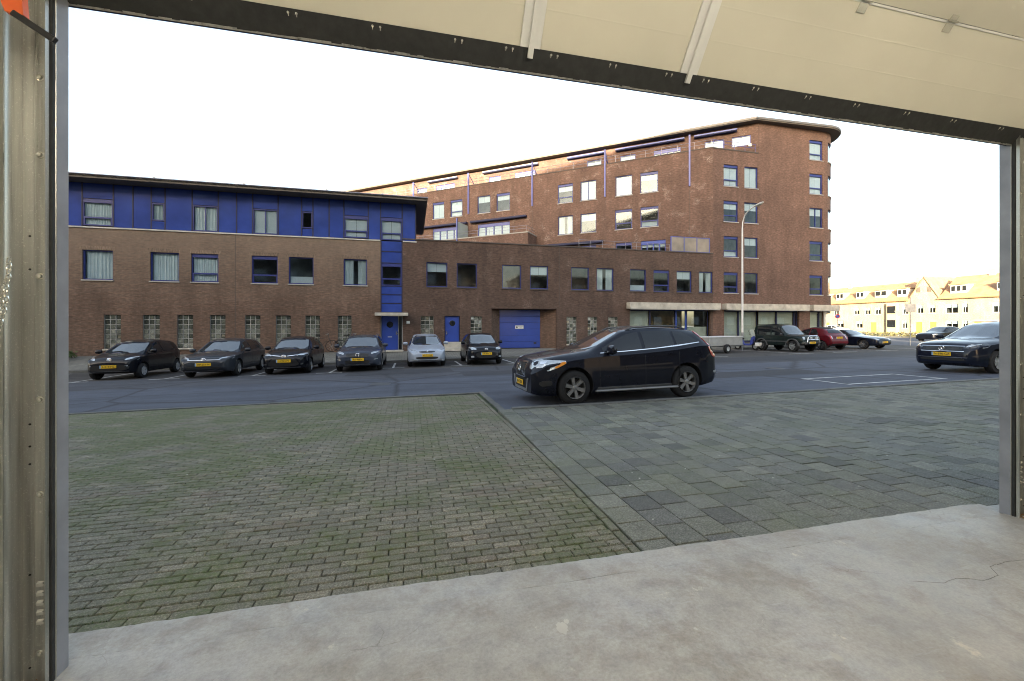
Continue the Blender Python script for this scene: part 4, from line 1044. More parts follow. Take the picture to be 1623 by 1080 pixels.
# ------------------------------------------------------------------ street furniture
LP = T(23.3, 25.25, .0)
lp = thing('street_lamp', 'tall pale grey street lamp with curved arm beside the dark green jeep', 'street lamp', LP)
MB().tube([(0, 0, 0), (0, 0, 1.1)], .095, 14).build('base', 'steel_grey', lp, LP, True)
arm = [(0, 0, 8.6), (0, -.03, 9.05), (0, -.2, 9.45), (0, -.5, 9.72), (0, -.85, 9.84), (0, -1.1, 9.88)]
MB().tube([(0, 0, 1.1), (0, 0, 8.6)], .075, 14, None, .05).build('pole', 'white_paint', lp, LP, True)
o = MB().tube(arm, .042, 10).build('arm', 'white_paint', lp, LP, True)
hm = MB(); hm.lathe_y([(0, -.42), (.07, -.38), (.12, -.2), (.13, .05), (.1, .3), (.05, .42), (0, .43)], 14, T(0, -1.45, 9.93) @ Matrix.Rotation(R(-7), 4, 'X') @ Matrix.Scale(.6, 4, (0, 0, 1)))
hm = hm.build('lamp_head', 'white_paint', lp, LP, True)
MB().lathe_y([(0, -.3), (.08, -.25), (.1, 0), (.07, .2), (0, .22)], 12, T(0, -1.45, 9.875) @ Matrix.Rotation(R(-7), 4, 'X') @ Matrix.Scale(.4, 4, (0, 0, 1))).build('lens', 'frosted', hm, LP, True)
def sign(label, x, y, hgt, shape, size, mat='steel_grey', rz=0., zc=None):
    M = T(x, y, .0, rz); s = thing('traffic_sign', label, 'sign', M)
    MB().tube([(0, 0, -.1), (0, 0, hgt)], .035, 10).build('pole', 'steel_grey', s, M, True)
    zc = zc or hgt - size / 2
    if shape == 'box': MB().rbox(-size / 2, size / 2, -.06, -.03, zc - size * .52, zc + size * .52, .01).build('sign_panel', mat, s, M)
    elif shape == 'round': 
        o = MB().lathe_y([(0, -.05), (size / 2, -.05), (size / 2, -.03), (0, -.03)], 24, T(0, 0, zc)).build('sign_panel', 'lamp_red', s, M)
        MB().lathe_y([(0, -.056), (size * .36, -.056), (size * .36, -.0505)], 24, T(0, 0, zc)).build('sign_face', 'blue_paint', o, M)
    else: MB().prism([(-size / 2, zc + size * .4), (size / 2, zc + size * .4), (0, zc - size * .45)], -.05, -.03).build('sign_panel', mat, s, M)
sign('grey square sign back on a thin pole, right of the dark roadster', 37.0, 23.6, 3.75, 'box', .62, 'steel_grey', R(-40), 2.95)
sign('small round no-parking sign on a pole before the sunny houses', 49.5, 39.0, 2.9, 'round', .5, 'lamp_red', R(-50))
sign('small triangular sign on a pole before the gabled house', 63, 41.5, 3.6, 'tri', .9, 'far_dark', R(-55))

# ------------------------------------------------------------------ cars
def lerp(a, b, t): return a + (b - a) * t
def pl(pts, x):
    if x <= pts[0][0]: return pts[0][1]
    for (a, b), (c, d) in zip(pts, pts[1:]):
        if x <= c: return b + (d - b) * (x - a) / (c - a) if c > a else d
    return pts[-1][1]
def sm(pts, x, k=.07): return sum(pl(pts, x + k * q) * w for q, w in ((-1, 1), (-.5, 2), (0, 3), (.5, 2), (1, 1))) / 9.
def chaikin(p, n=2):
    for _ in range(n):
        q = []
        for i in range(len(p)):
            a, b = Vector(p[i]), Vector(p[(i + 1) % len(p)]); q += [a * .8 + b * .2, a * .2 + b * .8]
        p = q
    return [tuple(v) for v in p]
CUTS = []
class Car:
    def __init__(s, label, name, M, L, W, H, wb, fo, r, top, belt, mat, roofw=.66, bot=None, plan=None, group='parked cars'):
        s.L, s.W, s.H, s.wb, s.fo, s.r, s.top, s.belt, s.M = L, W, H, wb, fo, r, top, belt, M
        s.o = thing(name, label, 'car', M, group)
        bot = bot or [(0, .34), (.12, .24), (.5, .2), (L - .6, .22), (L - .12, .32), (L, .42)]
        plan = plan or [(0, .66), (.05, .79), (.18, .90), (.45, .97), (.9, 1.), (L - 1., 1.), (L - .4, .965), (L - .12, .89), (L, .76)]
        n = int(L / .05); rings = []
        for i in range(n + 1):
            d = L * i / n
            zt = sm(top, d); zb = sm(bot, d, .05); w = sm(plan, d, .04) * W / 2; bz = pl(belt, d)
            zs = min(bz, zt - .045); k = max(0., min(1., (zt - bz) / max(.05, H - bz)))
            wt = lerp(.86 * w, roofw * W / 2, k ** .8); ws = .945 * w; hm = zs - zb
            dz = .05 + .02 * k
            ring = [(0, zb), (.72 * w, zb), (.93 * w, zb + .02), (.982 * w, zb + .12 * hm + .02), (1.0 * w, zb + .42 * hm), (.995 * w, zb + .72 * hm), (.99 * w, zs - .055 * min(1, hm)), (ws, zs - .006 * min(1, hm)),
                    (lerp(ws, wt, .33) + .012 * k, lerp(zs, zt - dz, .36)), (lerp(ws, wt, .70) + .016 * k, lerp(zs, zt - dz, .72)), (wt, zt - dz), (wt * .90, zt - .034), (wt * .6, zt - .010), (0, zt + .008)]
            rings.append((d, ring))
        m = MB(); nr = len(ring); cols = 2 * nr - 2
        for d, ring in rings:
            x = L / 2 - d
            for y, z in ring: m.v.append((x, y, z))
            for y, z in ring[-2:0:-1]: m.v.append((x, -y, z))
        for i in range(len(rings) - 1):
            for k in range(cols): a, b = i * cols + k, i * cols + (k + 1) % cols; m.f.append((a, b, b + cols, a + cols))
        m.f.append(tuple(range(cols - 1, -1, -1))); m.f.append(tuple(range(len(rings) * cols - cols, len(rings) * cols)))
        s.bvh = BVHTree.FromPolygons([Vector(v) for v in m.v], m.f)
        s.body = m.build('body', mat, s.o, M, True); s.mat = mat
        me = s.body.data
        bm = bmesh.new(); bm.from_mesh(me); bmesh.ops.recalc_face_normals(bm, faces=bm.faces[:]); bm.to_mesh(me); bm.free()
        me.materials.append(MATS['underbody'])
        cut = MB(); ra = r * 1.16
        for ax in (L / 2 - fo, L / 2 - fo - wb):
            for sg in (-1, 1):
                y0, y1 = sorted((sg * (W / 2 - .30), sg * (W / 2 + .1)))
                cut.lathe_y([(0, y0), (ra, y0), (ra, y1), (0, y1)], 36, T(ax, 0, r * 1.04))
        cme = cut.mesh('cutter', 'underbody'); 
        bm = bmesh.new(); bm.from_mesh(cme); bmesh.ops.remove_doubles(bm, verts=bm.verts[:], dist=1e-5); bmesh.ops.recalc_face_normals(bm, faces=bm.faces[:]); bm.to_mesh(cme); bm.free()
        co = bpy.data.objects.new('cutter', cme); COL.objects.link(co); co.matrix_basis = M
        md = s.body.modifiers.new('arch', 'BOOLEAN'); md.object = co; md.operation = 'DIFFERENCE'; md.solver = 'EXACT'
        try: md.material_mode = 'TRANSFER'
        except Exception: pass
        CUTS.append((s.body, co))
    def panel(s, name, pts, mat, mode, parent=None, off=.005, res=.07, smoothc=2, tint=None):
        """pts: polygon. mode 'side+'/'side-': (d,z); 'front'/'rear': (y,z); 'near': (d,y,z); 'top': (d,y)"""
        L = s.L
        p3 = []
        for p in pts:
            if mode in ('side+', 'side-'): p3.append((L / 2 - p[0], 0, p[1]))
            elif mode in ('front', 'rear'): p3.append((0, p[0], p[1]))
            elif mode == 'top': p3.append((L / 2 - p[0], p[1], 0))
            else: p3.append((L / 2 - p[0], p[1], p[2]))
        if smoothc: p3 = chaikin(p3, smoothc)
        bm = bmesh.new(); f = bm.faces.new([bm.verts.new(p) for p in p3])
        bmesh.ops.triangulate(bm, faces=[f])
        for _ in range(5):
            ed = [e for e in bm.edges if e.calc_length() > res]
            if not ed: break
            bmesh.ops.subdivide_edges(bm, edges=ed, cuts=1); bmesh.ops.triangulate(bm, faces=[f for f in bm.faces if len(f.verts) > 3])
        ray = {'side+': ((0, 3, 0), (0, -1, 0)), 'side-': ((0, -3, 0), (0, 1, 0)), 'front': ((5, 0, 0), (-1, 0, 0)), 'rear': ((-5, 0, 0), (1, 0, 0)), 'top': ((0, 0, 4), (0, 0, -1))}.get(mode)
        back = {}
        for v in bm.verts:
            if ray:
                o_, d_ = Vector(ray[0]), Vector(ray[1])
                h_, n_, i_, _ = s.bvh.ray_cast(v.co + o_, d_)
                if h_ is None: h_, n_, i_, _ = s.bvh.find_nearest(v.co + o_ * .15)
                if n_.dot(d_) > 0: n_ = -n_
            else:
                h_, n_, i_, _ = s.bvh.find_nearest(v.co)
                if n_.dot(h_ - Vector((0, 0, .6))) < 0: n_ = -n_
            v.co = h_ + n_ * off; back[v] = h_ - n_ * .012
        be = [e for e in bm.edges if e.is_boundary]
        nv = {}
        for e in be:
            for v in e.verts:
                if v not in nv: nv[v] = bm.verts.new(back[v])
        for e in be: bm.faces.new((e.verts[0], e.verts[1], nv[e.verts[1]], nv[e.verts[0]]))
        bmesh.ops.recalc_face_normals(bm, faces=bm.faces[:])
        # orient outwards
        fa = max(bm.faces, key=lambda f: f.calc_area()); ref = fa.calc_center_median() - Vector((fa.calc_center_median().x * .8, 0, .5))
        if fa.normal.dot(ref) < 0: bmesh.ops.reverse_faces(bm, faces=bm.faces[:])
        me = bpy.data.meshes.new(name); bm.to_mesh(me); bm.free(); me.materials.append(MATS[mat])
        me.polygons.foreach_set('use_smooth', [True] * len(me.polygons))
        try: me.set_sharp_from_angle(angle=R(50))
        except Exception: pass
        return put(name, me, parent or s.o, s.M)
    def both(s, name, pts, mat, **k):
        return [s.panel(name, pts, mat, 'side+', **k), s.panel(name, pts, mat, 'side-', **k)]
    def mir(s, name, pts, mat, mode='front', **k):
        return [s.panel(name, pts, mat, mode, **k), s.panel(name, [((-p[0], p[1]) if mode != 'near' else (p[0], -p[1], p[2])) for p in pts], mat, mode, **k)]
    def windows(s, spans, lo=.035, hi=.10, rear_cut=.12):
        n = len(spans)
        for i, (a, b) in enumerate(spans):
            bot = []; topp = []
            for k in range(7):
                d = lerp(a, b, k / 6); zb = pl(s.belt, d) + lo; zt = sm(s.top, d) - hi
                if i == n - 1:  # slant the rear edge
                    d2 = lerp(a, b - rear_cut, k / 6); zt2 = sm(s.top, d2) - hi
                    topp.append((d2, max(zt2, zb + .02)))
                else: topp.append((d, max(zt, zb + .015)))
                bot.append((d, zb))
            s.both('side_window', bot + topp[::-1], 'car_glass', smoothc=0 if i < n - 1 else 1)
    def screen(s, zc, wy0, wy1, rear=None, topm=.075):
        zt = s.H - topm
        s.panel('windscreen', [(-wy0, zc), (0, zc - .03), (wy0, zc), (wy1, zt), (0, zt + .015), (-wy1, zt)], 'windscreen_glass', 'front', smoothc=1)
        if rear: z0, z1, w0, w1 = rear; s.panel('rear_window', [(-w0, z0), (w0, z0), (w1, z1), (-w1, z1)], 'car_glass', 'rear', smoothc=1)
    def wheels(s, rim='alloy', spokes=5, sw=.05):
        r = s.r; tw = .205
        def ty():
            m = MB(); m.lathe_y([(r * .62, -.02), (r * .66, -.0), (r * .72, .0), (r * .90, .006), (r * .97, .03), (r, .06), (r, tw - .05), (r * .96, tw - .01), (r * .7, tw), (r * .62, tw)], 36); return m.mesh('wheel', 'tyre', True)
        def rm():
            m = MB(); m.lathe_y([(r * .67, .004), (r * .65, -.004), (r * .61, .0), (r * .58, .03), (r * .58, .12)], 36)
            m.lathe_y([(0, .002), (r * .10, .004), (r * .15, .012), (r * .16, .05)], 20)
            for k in range(spokes):
                Q = Matrix.Rotation(2 * math.pi * k / spokes + .3, 4, 'Y')
                m.add([(r * .1, .012, -sw * .62), (r * .63, .004, -sw), (r * .63, .004, sw), (r * .1, .012, sw * .62), (r * .1, .05, -sw * .9), (r * .63, .04, -sw * 1.2), (r * .63, .04, sw * 1.2), (r * .1, .05, sw * .9)],
                      [(0, 1, 2, 3), (0, 4, 5, 1), (3, 2, 6, 7)], Q)
            return m.mesh('rim', rim, True)
        def hb(): 
            m = MB(); m.lathe_y([(0, .11), (r * .6, .11)], 24); return m.mesh('brake_disc', 'underbody')
        tm, rmm, hm = ty(), rm(), hb()
        for ax in (s.L / 2 - s.fo, s.L / 2 - s.fo - s.wb):
            for sg in (-1, 1):
                M = s.M @ T(ax, sg * (s.W / 2 - .018), r, 0 if sg < 0 else math.pi)
                o = put('wheel', tm, s.o, M); put('rim', rmm, o, M); put('brake_disc', hm, o, M)
    def mirrors(s, d, z, mat=None, k=1.):
        for sg in (-1, 1):
            m = MB(); y = sg * (s.W / 2 + .085)
            m.lathe_y([(0, -.115), (.05, -.105), (.075, -.06), (.08, .02), (.065, .09), (0, .11)], 12, T(s.L / 2 - d, y, z) @ Matrix.Scale(k, 4) @ Matrix.Scale(.75, 4, (1, 0, 0)))
            o = m.build('mirror', mat or s.mat, s.o, s.M, True)
            MB().box(s.L / 2 - d - .03, s.L / 2 - d + .03, min(y, sg * s.W * .44), max(y, sg * s.W * .44), z - .07, z - .04).build('mirror_arm', 'plastic_grey', o, s.M)
            MB().box(s.L / 2 - d - .066, s.L / 2 - d - .058, y - .08, y + .08, z - .045, z + .05).build('mirror_glass', 'chrome', o, s.M)
    def plate(s, z, txt, front=True, push=.0, yoff=0.):
        h_, n_, i_, _ = s.bvh.ray_cast(Vector((5 if front else -5, yoff, z)), Vector((-1 if front else 1, 0, 0)))
        x = (h_.x if h_ else s.L / 2) + (.012 + push) * (1 if front else -1)
        M = s.M @ T(x, yoff, z, R(90) if front else R(-90))
        o = MB().rbox(-.26, .26, -.008, .006, -.057, .057, .004).build('number_plate', 'plate_yellow', s.o, M)
        MB().box(-.258, -.215, -.0105, -.0085, -.053, .053).build('plate_strip', 'plate_blue', o, M)
        text(o, txt, .098, M @ Matrix.Translation((.02, -.0105, 0)) @ Matrix.Rotation(R(90), 4, 'X'), 'black_paint')
    def seams(s, ds, z0=.34, handles=True):
        for d in ds:
            zt = pl(s.belt, d) + .0
            s.both('door_seam', [(d - .006, z0), (d + .006, z0), (d + .006, zt), (d - .006, zt)], 'underbody', off=.0012, smoothc=0, res=.12)
    def handle(s, d, z, mat=None):
        s.both('door_handle', [(d - .1, z - .018), (d + .1, z - .012), (d + .1, z + .018), (d - .1, z + .016)], mat or s.mat, off=.022, smoothc=1)
    def badge(s, z, w, h, kind, mat='chrome', push=.012, front=True):
        h_, n_, i_, _ = s.bvh.ray_cast(Vector((5 if front else -5, 0, z)), Vector((-1 if front else 1, 0, 0)))
        M = s.M @ T((h_.x if h_ else s.L / 2) + (push if front else -push), 0, z, R(90) if front else R(-90)); m = MB()
        def ring(rx, rz, t=.012, ox=0., oz=0.):
            n = 24; pts = [(ox + rx * math.cos(2 * math.pi * k / n), -.004, oz + rz * math.sin(2 * math.pi * k / n)) for k in range(n + 1)]; m.tube(pts, t, 6, None, None, False)
        def bar(x0, z0, x1, z1, t=.009): m.tube([(x0, -.004, z0), (x1, -.004, z1)], t, 5)
        if kind != 'lion': ring(w / 2, h / 2)
        if kind == 'vw':
            bar(-.03, .05, -.008, .0); bar(-.008, 0, 0, .015); bar(0, .015, .008, 0); bar(.008, 0, .03, .05)
            bar(-.05, .03, -.022, -.045); bar(-.022, -.045, 0, -.005); bar(0, -.005, .022, -.045); bar(.022, -.045, .05, .03)
        elif kind == 'bolt': bar(-w * .7, .0, .0, .012); bar(0, -.012, w * .7, 0)
        elif kind == 'ovals': ring(w * .17, h * .42, .008); ring(w * .4, h * .18, .008, 0, h * .2)
        elif kind == 'arrow': bar(w * .3, h * .35, w * .62, h * .68, .01); bar(w * .62, h * .68, w * .4, h * .68, .008); bar(w * .62, h * .68, w * .62, h * .42, .008)
        elif kind == 'lion': bar(-.03, -.05, .0, .05, .014); bar(0, .05, .03, -.02, .014); bar(-.01, 0, -.045, .03, .01); bar(.01, -.01, .045, .0, .01)
        return m.build('badge', mat, s.o, M, True)
    def strip(s, y0, y1, z0, z1, mat='chrome', name='trim', mode='front', off=.008):
        return s.panel(name, [(y0, z0), (y1, z0), (y1, z1), (y0, z1)], mat, mode, off=off, smoothc=0)
    def grille(s, pts, bars=4, mat='grille_black', mode='front'):
        o = s.panel('grille', pts, mat, mode, off=.004, smoothc=1)
        zs = [p[1] for p in pts]; z0, z1 = min(zs), max(zs); ys = [p[0] for p in pts]
        for k in range(bars):
            z = lerp(z0, z1, (k + .7) / (bars + .4)); q = .82 * max(ys)
            s.panel('grille_bar', [(-q, z - .006), (q, z - .006), (q, z + .006), (-q, z + .006)], 'plastic_grey', mode, o, off=.01, smoothc=0, res=.12)
        return o
HEAD_Y = R(-90)          # nose towards -y (facing the garage)

# --- dark navy estate parked along the near kerb (nose towards -x)
XM = G(4.79, 9.22, math.pi + R(1.4))
L = 4.66
top = [(0, .66), (.02, .88), (.08, .97), (.3, 1.04), (.75, 1.11), (1.38, 1.19), (2.22, 1.585), (2.6, 1.65), (3.2, 1.67), (3.85, 1.615), (4.18, 1.56), (4.47, 1.17), (4.58, 1.04), (4.64, .86), (4.66, .6)]
belt = [(0, .70), (.3, .88), (.9, 1.0), (1.4, 1.05), (2.5, 1.10), (3.4, 1.16), (4.1, 1.24), (4.82, 1.24)]
x = Car('dark navy estate car parked alongside the slab pavement', 'estate_car', XM, L, 1.91, 1.68, 2.77, .92, .37, top, belt, 'paint_navy', .66, bot=[(0, .27), (.12, .22), (.5, .2), (4.0, .22), (4.5, .3), (4.66, .4)], plan=[(0, .78), (.04, .86), (.12, .925), (.3, .97), (.7, 1.), (3.7, 1.), (4.26, .965), (4.54, .89), (4.66, .76)])
x.windows([(1.62, 2.58), (2.66, 3.42), (3.48, 4.1)], .035, .115, .32)
x.screen(1.17, .70, .53, (1.18, 1.50, .58, .46), .10)
x.wheels('rim_grey', 6, .042); x.mirrors(1.74, 1.16, None, 1.35)
for sg in (1, -1):
    md = 'side+' if sg > 0 else 'side-'
    dl = [(d, pl(belt, d) + .028) for d in (1.55, 2.2, 2.9, 3.5, 4.1)]
    x.panel('window_trim', [(d, z - .008) for d, z in dl] + [(d, z + .008) for d, z in dl[::-1]], 'chrome', md, off=.008, smoothc=0)
    x.panel('side_cladding', [(1.42, .26), (3.32, .27), (3.28, .36), (1.45, .36)], 'plastic_grey', md, off=.012, smoothc=0)
    m = MB(); yb = sg * (1.93 / 2 + .045); m.rbox(L / 2 - 3.38, L / 2 - 1.36, yb - .05, yb + .05, .27, .315, .018); st = m.build('side_step', 'rim_grey', x.o, XM)
    for q in (1.6, 3.1): MB().box(L / 2 - q - .03, L / 2 - q + .03, sg * .7 if sg > 0 else yb, yb if sg > 0 else sg * .7, .285, .3).build('bracket', 'plastic_grey', st, XM)
    m = MB(); m.tube([(L / 2 - 2.35, sg * .575, 1.575), (L / 2 - 2.5, sg * .585, 1.63), (L / 2 - 3.1, sg * .59, 1.665), (L / 2 - 3.7, sg * .585, 1.645), (L / 2 - 3.92, sg * .575, 1.585)], .018, 8); m.build('roof_rail', 'plastic_grey', x.o, XM, True)
    hl = [(.14, sg * .60, .74), (.10, sg * .56, .86), (.42, sg * .80, .945), (.70, sg * .90, .95), (.74, sg * .92, .90), (.52, sg * .88, .80), (.3, sg * .78, .73)]
    h1 = x.panel('headlight', hl, 'lamp_clear', 'near', off=.008)
    x.panel('indicator', [(.50, sg * .9, .79), (.46, sg * .9, .83), (.70, sg * .92, .925), (.73, sg * .93, .90)], 'lamp_orange', 'near', h1, off=.013)
    x.panel('headlight_bulb', [(.24, sg * .7, .80), (.23, sg * .7, .87), (.34, sg * .76, .89), (.36, sg * .77, .81)], 'chrome', 'near', h1, off=.014)
    x.panel('tail_light', [(4.44, sg * .86, .92), (4.34, sg * .88, 1.08), (4.27, sg * .80, 1.26), (4.07, sg * .66, 1.54), (4.15, sg * .6, 1.54), (4.40, sg * .72, 1.24), (4.58, sg * .75, 1.02), (4.6, sg * .78, .90)], 'lamp_red', 'near', off=.01)
    x.panel('fog_light', [(.2, sg * .74, .44), (.2, sg * .74, .54), (.4, sg * .88, .55), (.42, sg * .89, .45)], 'grille_black', 'near', off=.006)
    x.panel('bumper_reflector', [(4.46, sg * .8, .55), (4.46, sg * .8, .60), (4.6, sg * .74, .60), (4.6, sg * .74, .55)], 'alloy', 'near', off=.008)
    x.panel('fuel_crease', [(.95, .915), (2.1, .955), (3.3, 1.0), (3.3, .99), (2.1, .945), (.95, .905)], 'paint_black', md, off=.003, smoothc=0)
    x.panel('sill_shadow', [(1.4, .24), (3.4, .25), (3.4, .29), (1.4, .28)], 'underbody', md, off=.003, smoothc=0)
x.seams((1.5, 2.62, 3.5)); x.handle(2.34, .97); x.handle(3.32, 1.03)
x.strip(-.36, .36, .90, .93, 'chrome', off=.012); x.strip(-.33, .33, .58, .6, 'chrome', off=.012)
for sg in (-1, 1): x.panel('grille_frame', [(sg * .33, .58), (sg * .37, .93), (sg * .33, .93), (sg * .29, .58)], 'chrome', 'front', off=.013, smoothc=0)
x.grille([(-.30, .60), (.30, .60), (.34, .9), (-.34, .9)], 5)
x.badge(.76, .13, .12, 'arrow', push=.02)
x.panel('grille_slash', [(-.3, .86), (-.27, .89), (.3, .64), (.27, .61)], 'chrome', 'front', off=.012, smoothc=0)
for sg in (-1, 1): x.panel('bumper_frame', [(sg * .47, .33), (sg * .56, .58), (sg * .50, .58), (sg * .41, .33)], 'alloy', 'front', off=.014, smoothc=0)
x.strip(-.45, .45, .29, .345, 'alloy', 'bumper_frame', off=.014)
x.panel('lower_intake', [(-.39, .37), (.39, .37), (.45, .55), (-.45, .55)], 'grille_black', 'front', off=.006, smoothc=0)
x.plate(.46, '86-KZB-8', True, .02)

# --- dark blue car at the right edge of the opening (nose towards -x)
TM = G(19.35, 9.95, math.pi + R(-1.5)); L = 4.5
top = [(0, .62), (.03, .84), (.10, .95), (.35, 1.02), (.8, 1.07), (1.3, 1.12), (2.1, 1.55), (2.5, 1.63), (3.1, 1.65), (3.8, 1.6), (4.1, 1.53), (4.36, 1.15), (4.46, .95), (4.5, .6)]
belt = [(0, .7), (.3, .9), (.9, .98), (1.4, 1.03), (3., 1.1), (4.5, 1.16)]
c = Car('dark blue car cut off by the right jamb, facing left', 'parked_car', TM, L, 1.88, 1.66, 2.7, .9, .36, top, belt, 'paint_blue', .66)
c.windows([(1.55, 2.5), (2.58, 3.4), (3.46, 4.05)]); c.screen(1.11, .72, .56, (1.2, 1.5, .6, .5), .09); c.wheels('alloy', 5); c.mirrors(1.62, 1.14)
c.grille([(-.52, .72), (.52, .72), (.54, .86), (-.54, .86)], 3); c.strip(-.58, .58, .865, .88); c.strip(-.58, .58, .70, .712)
c.mir('headlight', [(.10, .54, .76), (.09, .55, .87), (.4, .82, .94), (.62, .91, .95), (.55, .89, .86), (.3, .78, .77)], 'lamp_black', 'near')
c.mir('headlight_glow', [(.13, .60, .80), (.13, .6, .84), (.38, .8, .90), (.36, .79, .86)], 'lamp_clear', 'near', off=.01)
c.badge(.80, .15, .15, 'vw', push=.02); c.plate(.61, 'N-690-GX', True, .0)
c.panel('lower_intake', [(-.62, .40), (.62, .40), (.56, .5), (-.56, .5)], 'grille_black', 'front'); c.strip(-.66, .66, .50, .514, 'chrome', off=.01)
c.seams((1.45, 2.54)); c.handle(2.3, .95); c.mir('tail_light', [(4.42, .75, .95), (4.4, .8, 1.1), (4.2, .88, 1.12), (4.2, .9, 1.0)], 'lamp_red', 'near')
for sg in (-1, 1): MB().tube([(L / 2 - 2.3, sg * .6, 1.6), (L / 2 - 2.5, sg * .61, 1.68), (L / 2 - 3.7, sg * .61, 1.66), (L / 2 - 3.95, sg * .6, 1.58)], .016, 8).build('roof_rail', 'chrome', c.o, TM, True)

def hatch_top(L, H, nose=.62, hood=.90, cowl=1.04, dc=1.0, dr=1.75, tail=.4):
    hood -= .03; cowl -= .07; dr -= .04
    return [(0, nose - .06), (.03, nose + .10), (.12, hood - .08), (.35, hood), (dc, cowl), (dr, H - .09), (dr + .4, H - .015), (L * .62, H), (L - tail - .25, H - .06), (L - tail, H - .13), (L - .12, 1.0), (L - .04, .85), (L, .55)]
def front_car(label, name, px, py, L, W, H, wb, fo, r, mat, top=None, belt=None, rz=0., rev=False, **k):
    """px,py: middle of the front axle (rear axle when the car is parked nose-in)"""
    a = HEAD_Y + rz + (math.pi if rev else 0); dirv = Vector((math.cos(a), math.sin(a), 0))
    cpos = Vector((px, py, 0)) - dirv * (L / 2 - fo) if not rev else Vector((px, py, 0)) + dirv * (wb + fo - L / 2)
    M = G(cpos.x, cpos.y, a)
    belt = belt or [(0, .66), (.3, .80), (1.0, .88), (L * .6, .95), (L, 1.01)]
    return Car(label, name, M, L, W, H, wb, fo, r, top or hatch_top(L, H), belt, mat, **k)

# --- 1 small black hatchback
L, H = 3.54, 1.49
c = front_car('small black city car, leftmost of the parked row, with round badge', 'small_car', -10.9, 19.2, L, 1.66, H, 2.42, .60, .29, 'paint_black', hatch_top(L, H, .62, .92, 1.05, .72, 1.5, .22), [(0, .68), (.3, .82), (.8, .89), (L, 1.0)], .0)
c.windows([(.98, 1.95), (2.02, 2.95)]); c.screen(.985, .66, .53, (1.1, 1.4, .55, .48)); c.wheels('hubcap', 7, .035); c.mirrors(1.05, 1.03, 'paint_black')
c.mir('headlight', [(.08, .46, .72), (.12, .48, .80), (.34, .66, .90), (.5, .74, .90), (.42, .73, .76), (.2, .64, .70)], 'lamp_clear', 'near')
c.panel('lower_intake', [(-.6, .34), (.6, .34), (.66, .56), (-.66, .56)], 'grille_black', 'front'); c.strip(-.62, .62, .30, .33, 'plastic_grey'); c.strip(-.42, .42, .70, .708, 'plastic_grey')
c.badge(.745, .14, .14, 'vw'); c.plate(.5, 'L-519-HZ'); c.seams((.92, 1.98)); c.mir('fog_lamp', [(.52, .50), (.6, .50), (.6, .55), (.52, .55)], 'lamp_clear')
# --- 2 dark grey hatchback
L, H = 4.37, 1.48
c = front_car('dark grey hatchback between the small black car and the black one', 'hatchback', -7.5, 18.7, L, 1.81, H, 2.66, .87, .315, 'paint_grey', hatch_top(L, H, .60, .88, 1.02, 1.1, 1.95, .5))
c.windows([(1.3, 2.25), (2.32, 3.1), (3.16, 3.6)]); c.screen(.955, .72, .55, (1.08, 1.36, .55, .45)); c.wheels('alloy', 5); c.mirrors(1.5, 1.0)
c.mir('headlight', [(.1, .50, .68), (.1, .5, .76), (.35, .76, .84), (.6, .85, .87), (.52, .84, .76), (.25, .72, .68)], 'lamp_clear', 'near')
c.grille([(-.44, .60), (.44, .60), (.52, .70), (-.52, .70)], 2); c.strip(-.54, .54, .675, .69); c.badge(.70, .13, .11, 'bolt'); c.plate(.52, 'RP-251-N')
c.panel('lower_intake', [(-.56, .30), (.56, .30), (.6, .44), (-.6, .44)], 'grille_black', 'front'); c.strip(-.62, .62, .28, .295, 'chrome'); c.seams((1.2, 2.28))
c.mir('fog_light', [(.62, .42), (.74, .42), (.74, .52), (.62, .5)], 'lamp_black')
# --- 3 black hatchback with pointed nose
L, H = 3.95, 1.51
c = front_car('black hatchback with a dark triangular grille, third from the left', 'hatchback', -4.85, 18.9, L, 1.72, H, 2.51, .8, .30, 'paint_black', hatch_top(L, H, .62, .92, 1.06, .95, 1.75, .4))
c.windows([(1.15, 2.1), (2.17, 2.9), (2.96, 3.3)]); c.screen(.995, .68, .53, (1.1, 1.38, .55, .46)); c.wheels('alloy', 5); c.mirrors(1.35, 1.03)
c.mir('headlight', [(.12, .44, .72), (.12, .48, .80), (.35, .70, .88), (.56, .79, .90), (.45, .79, .74), (.2, .68, .70)], 'lamp_clear', 'near')
c.mir('corner_trim', [(.2, .66, .69), (.4, .80, .70), (.32, .76, .46)], 'alloy_dark', 'near', off=.004)
c.mir('nose_trim', [(.10, .72), (.5, .765), (.5, .785), (.10, .745)], 'chrome', off=.01)
c.panel('grille', [(-.64, .33), (.64, .33), (.36, .70), (-.36, .70)], 'grille_black', 'front'); c.badge(.73, .15, .10, 'ovals'); c.plate(.55, 'H-924-PS')
c.strip(-.6, .6, .28, .3, 'alloy'); c.seams((1.05, 2.13)); c.mir('fog_light', [(.6, .38), (.7, .4), (.7, .46), (.6, .44)], 'lamp_black')
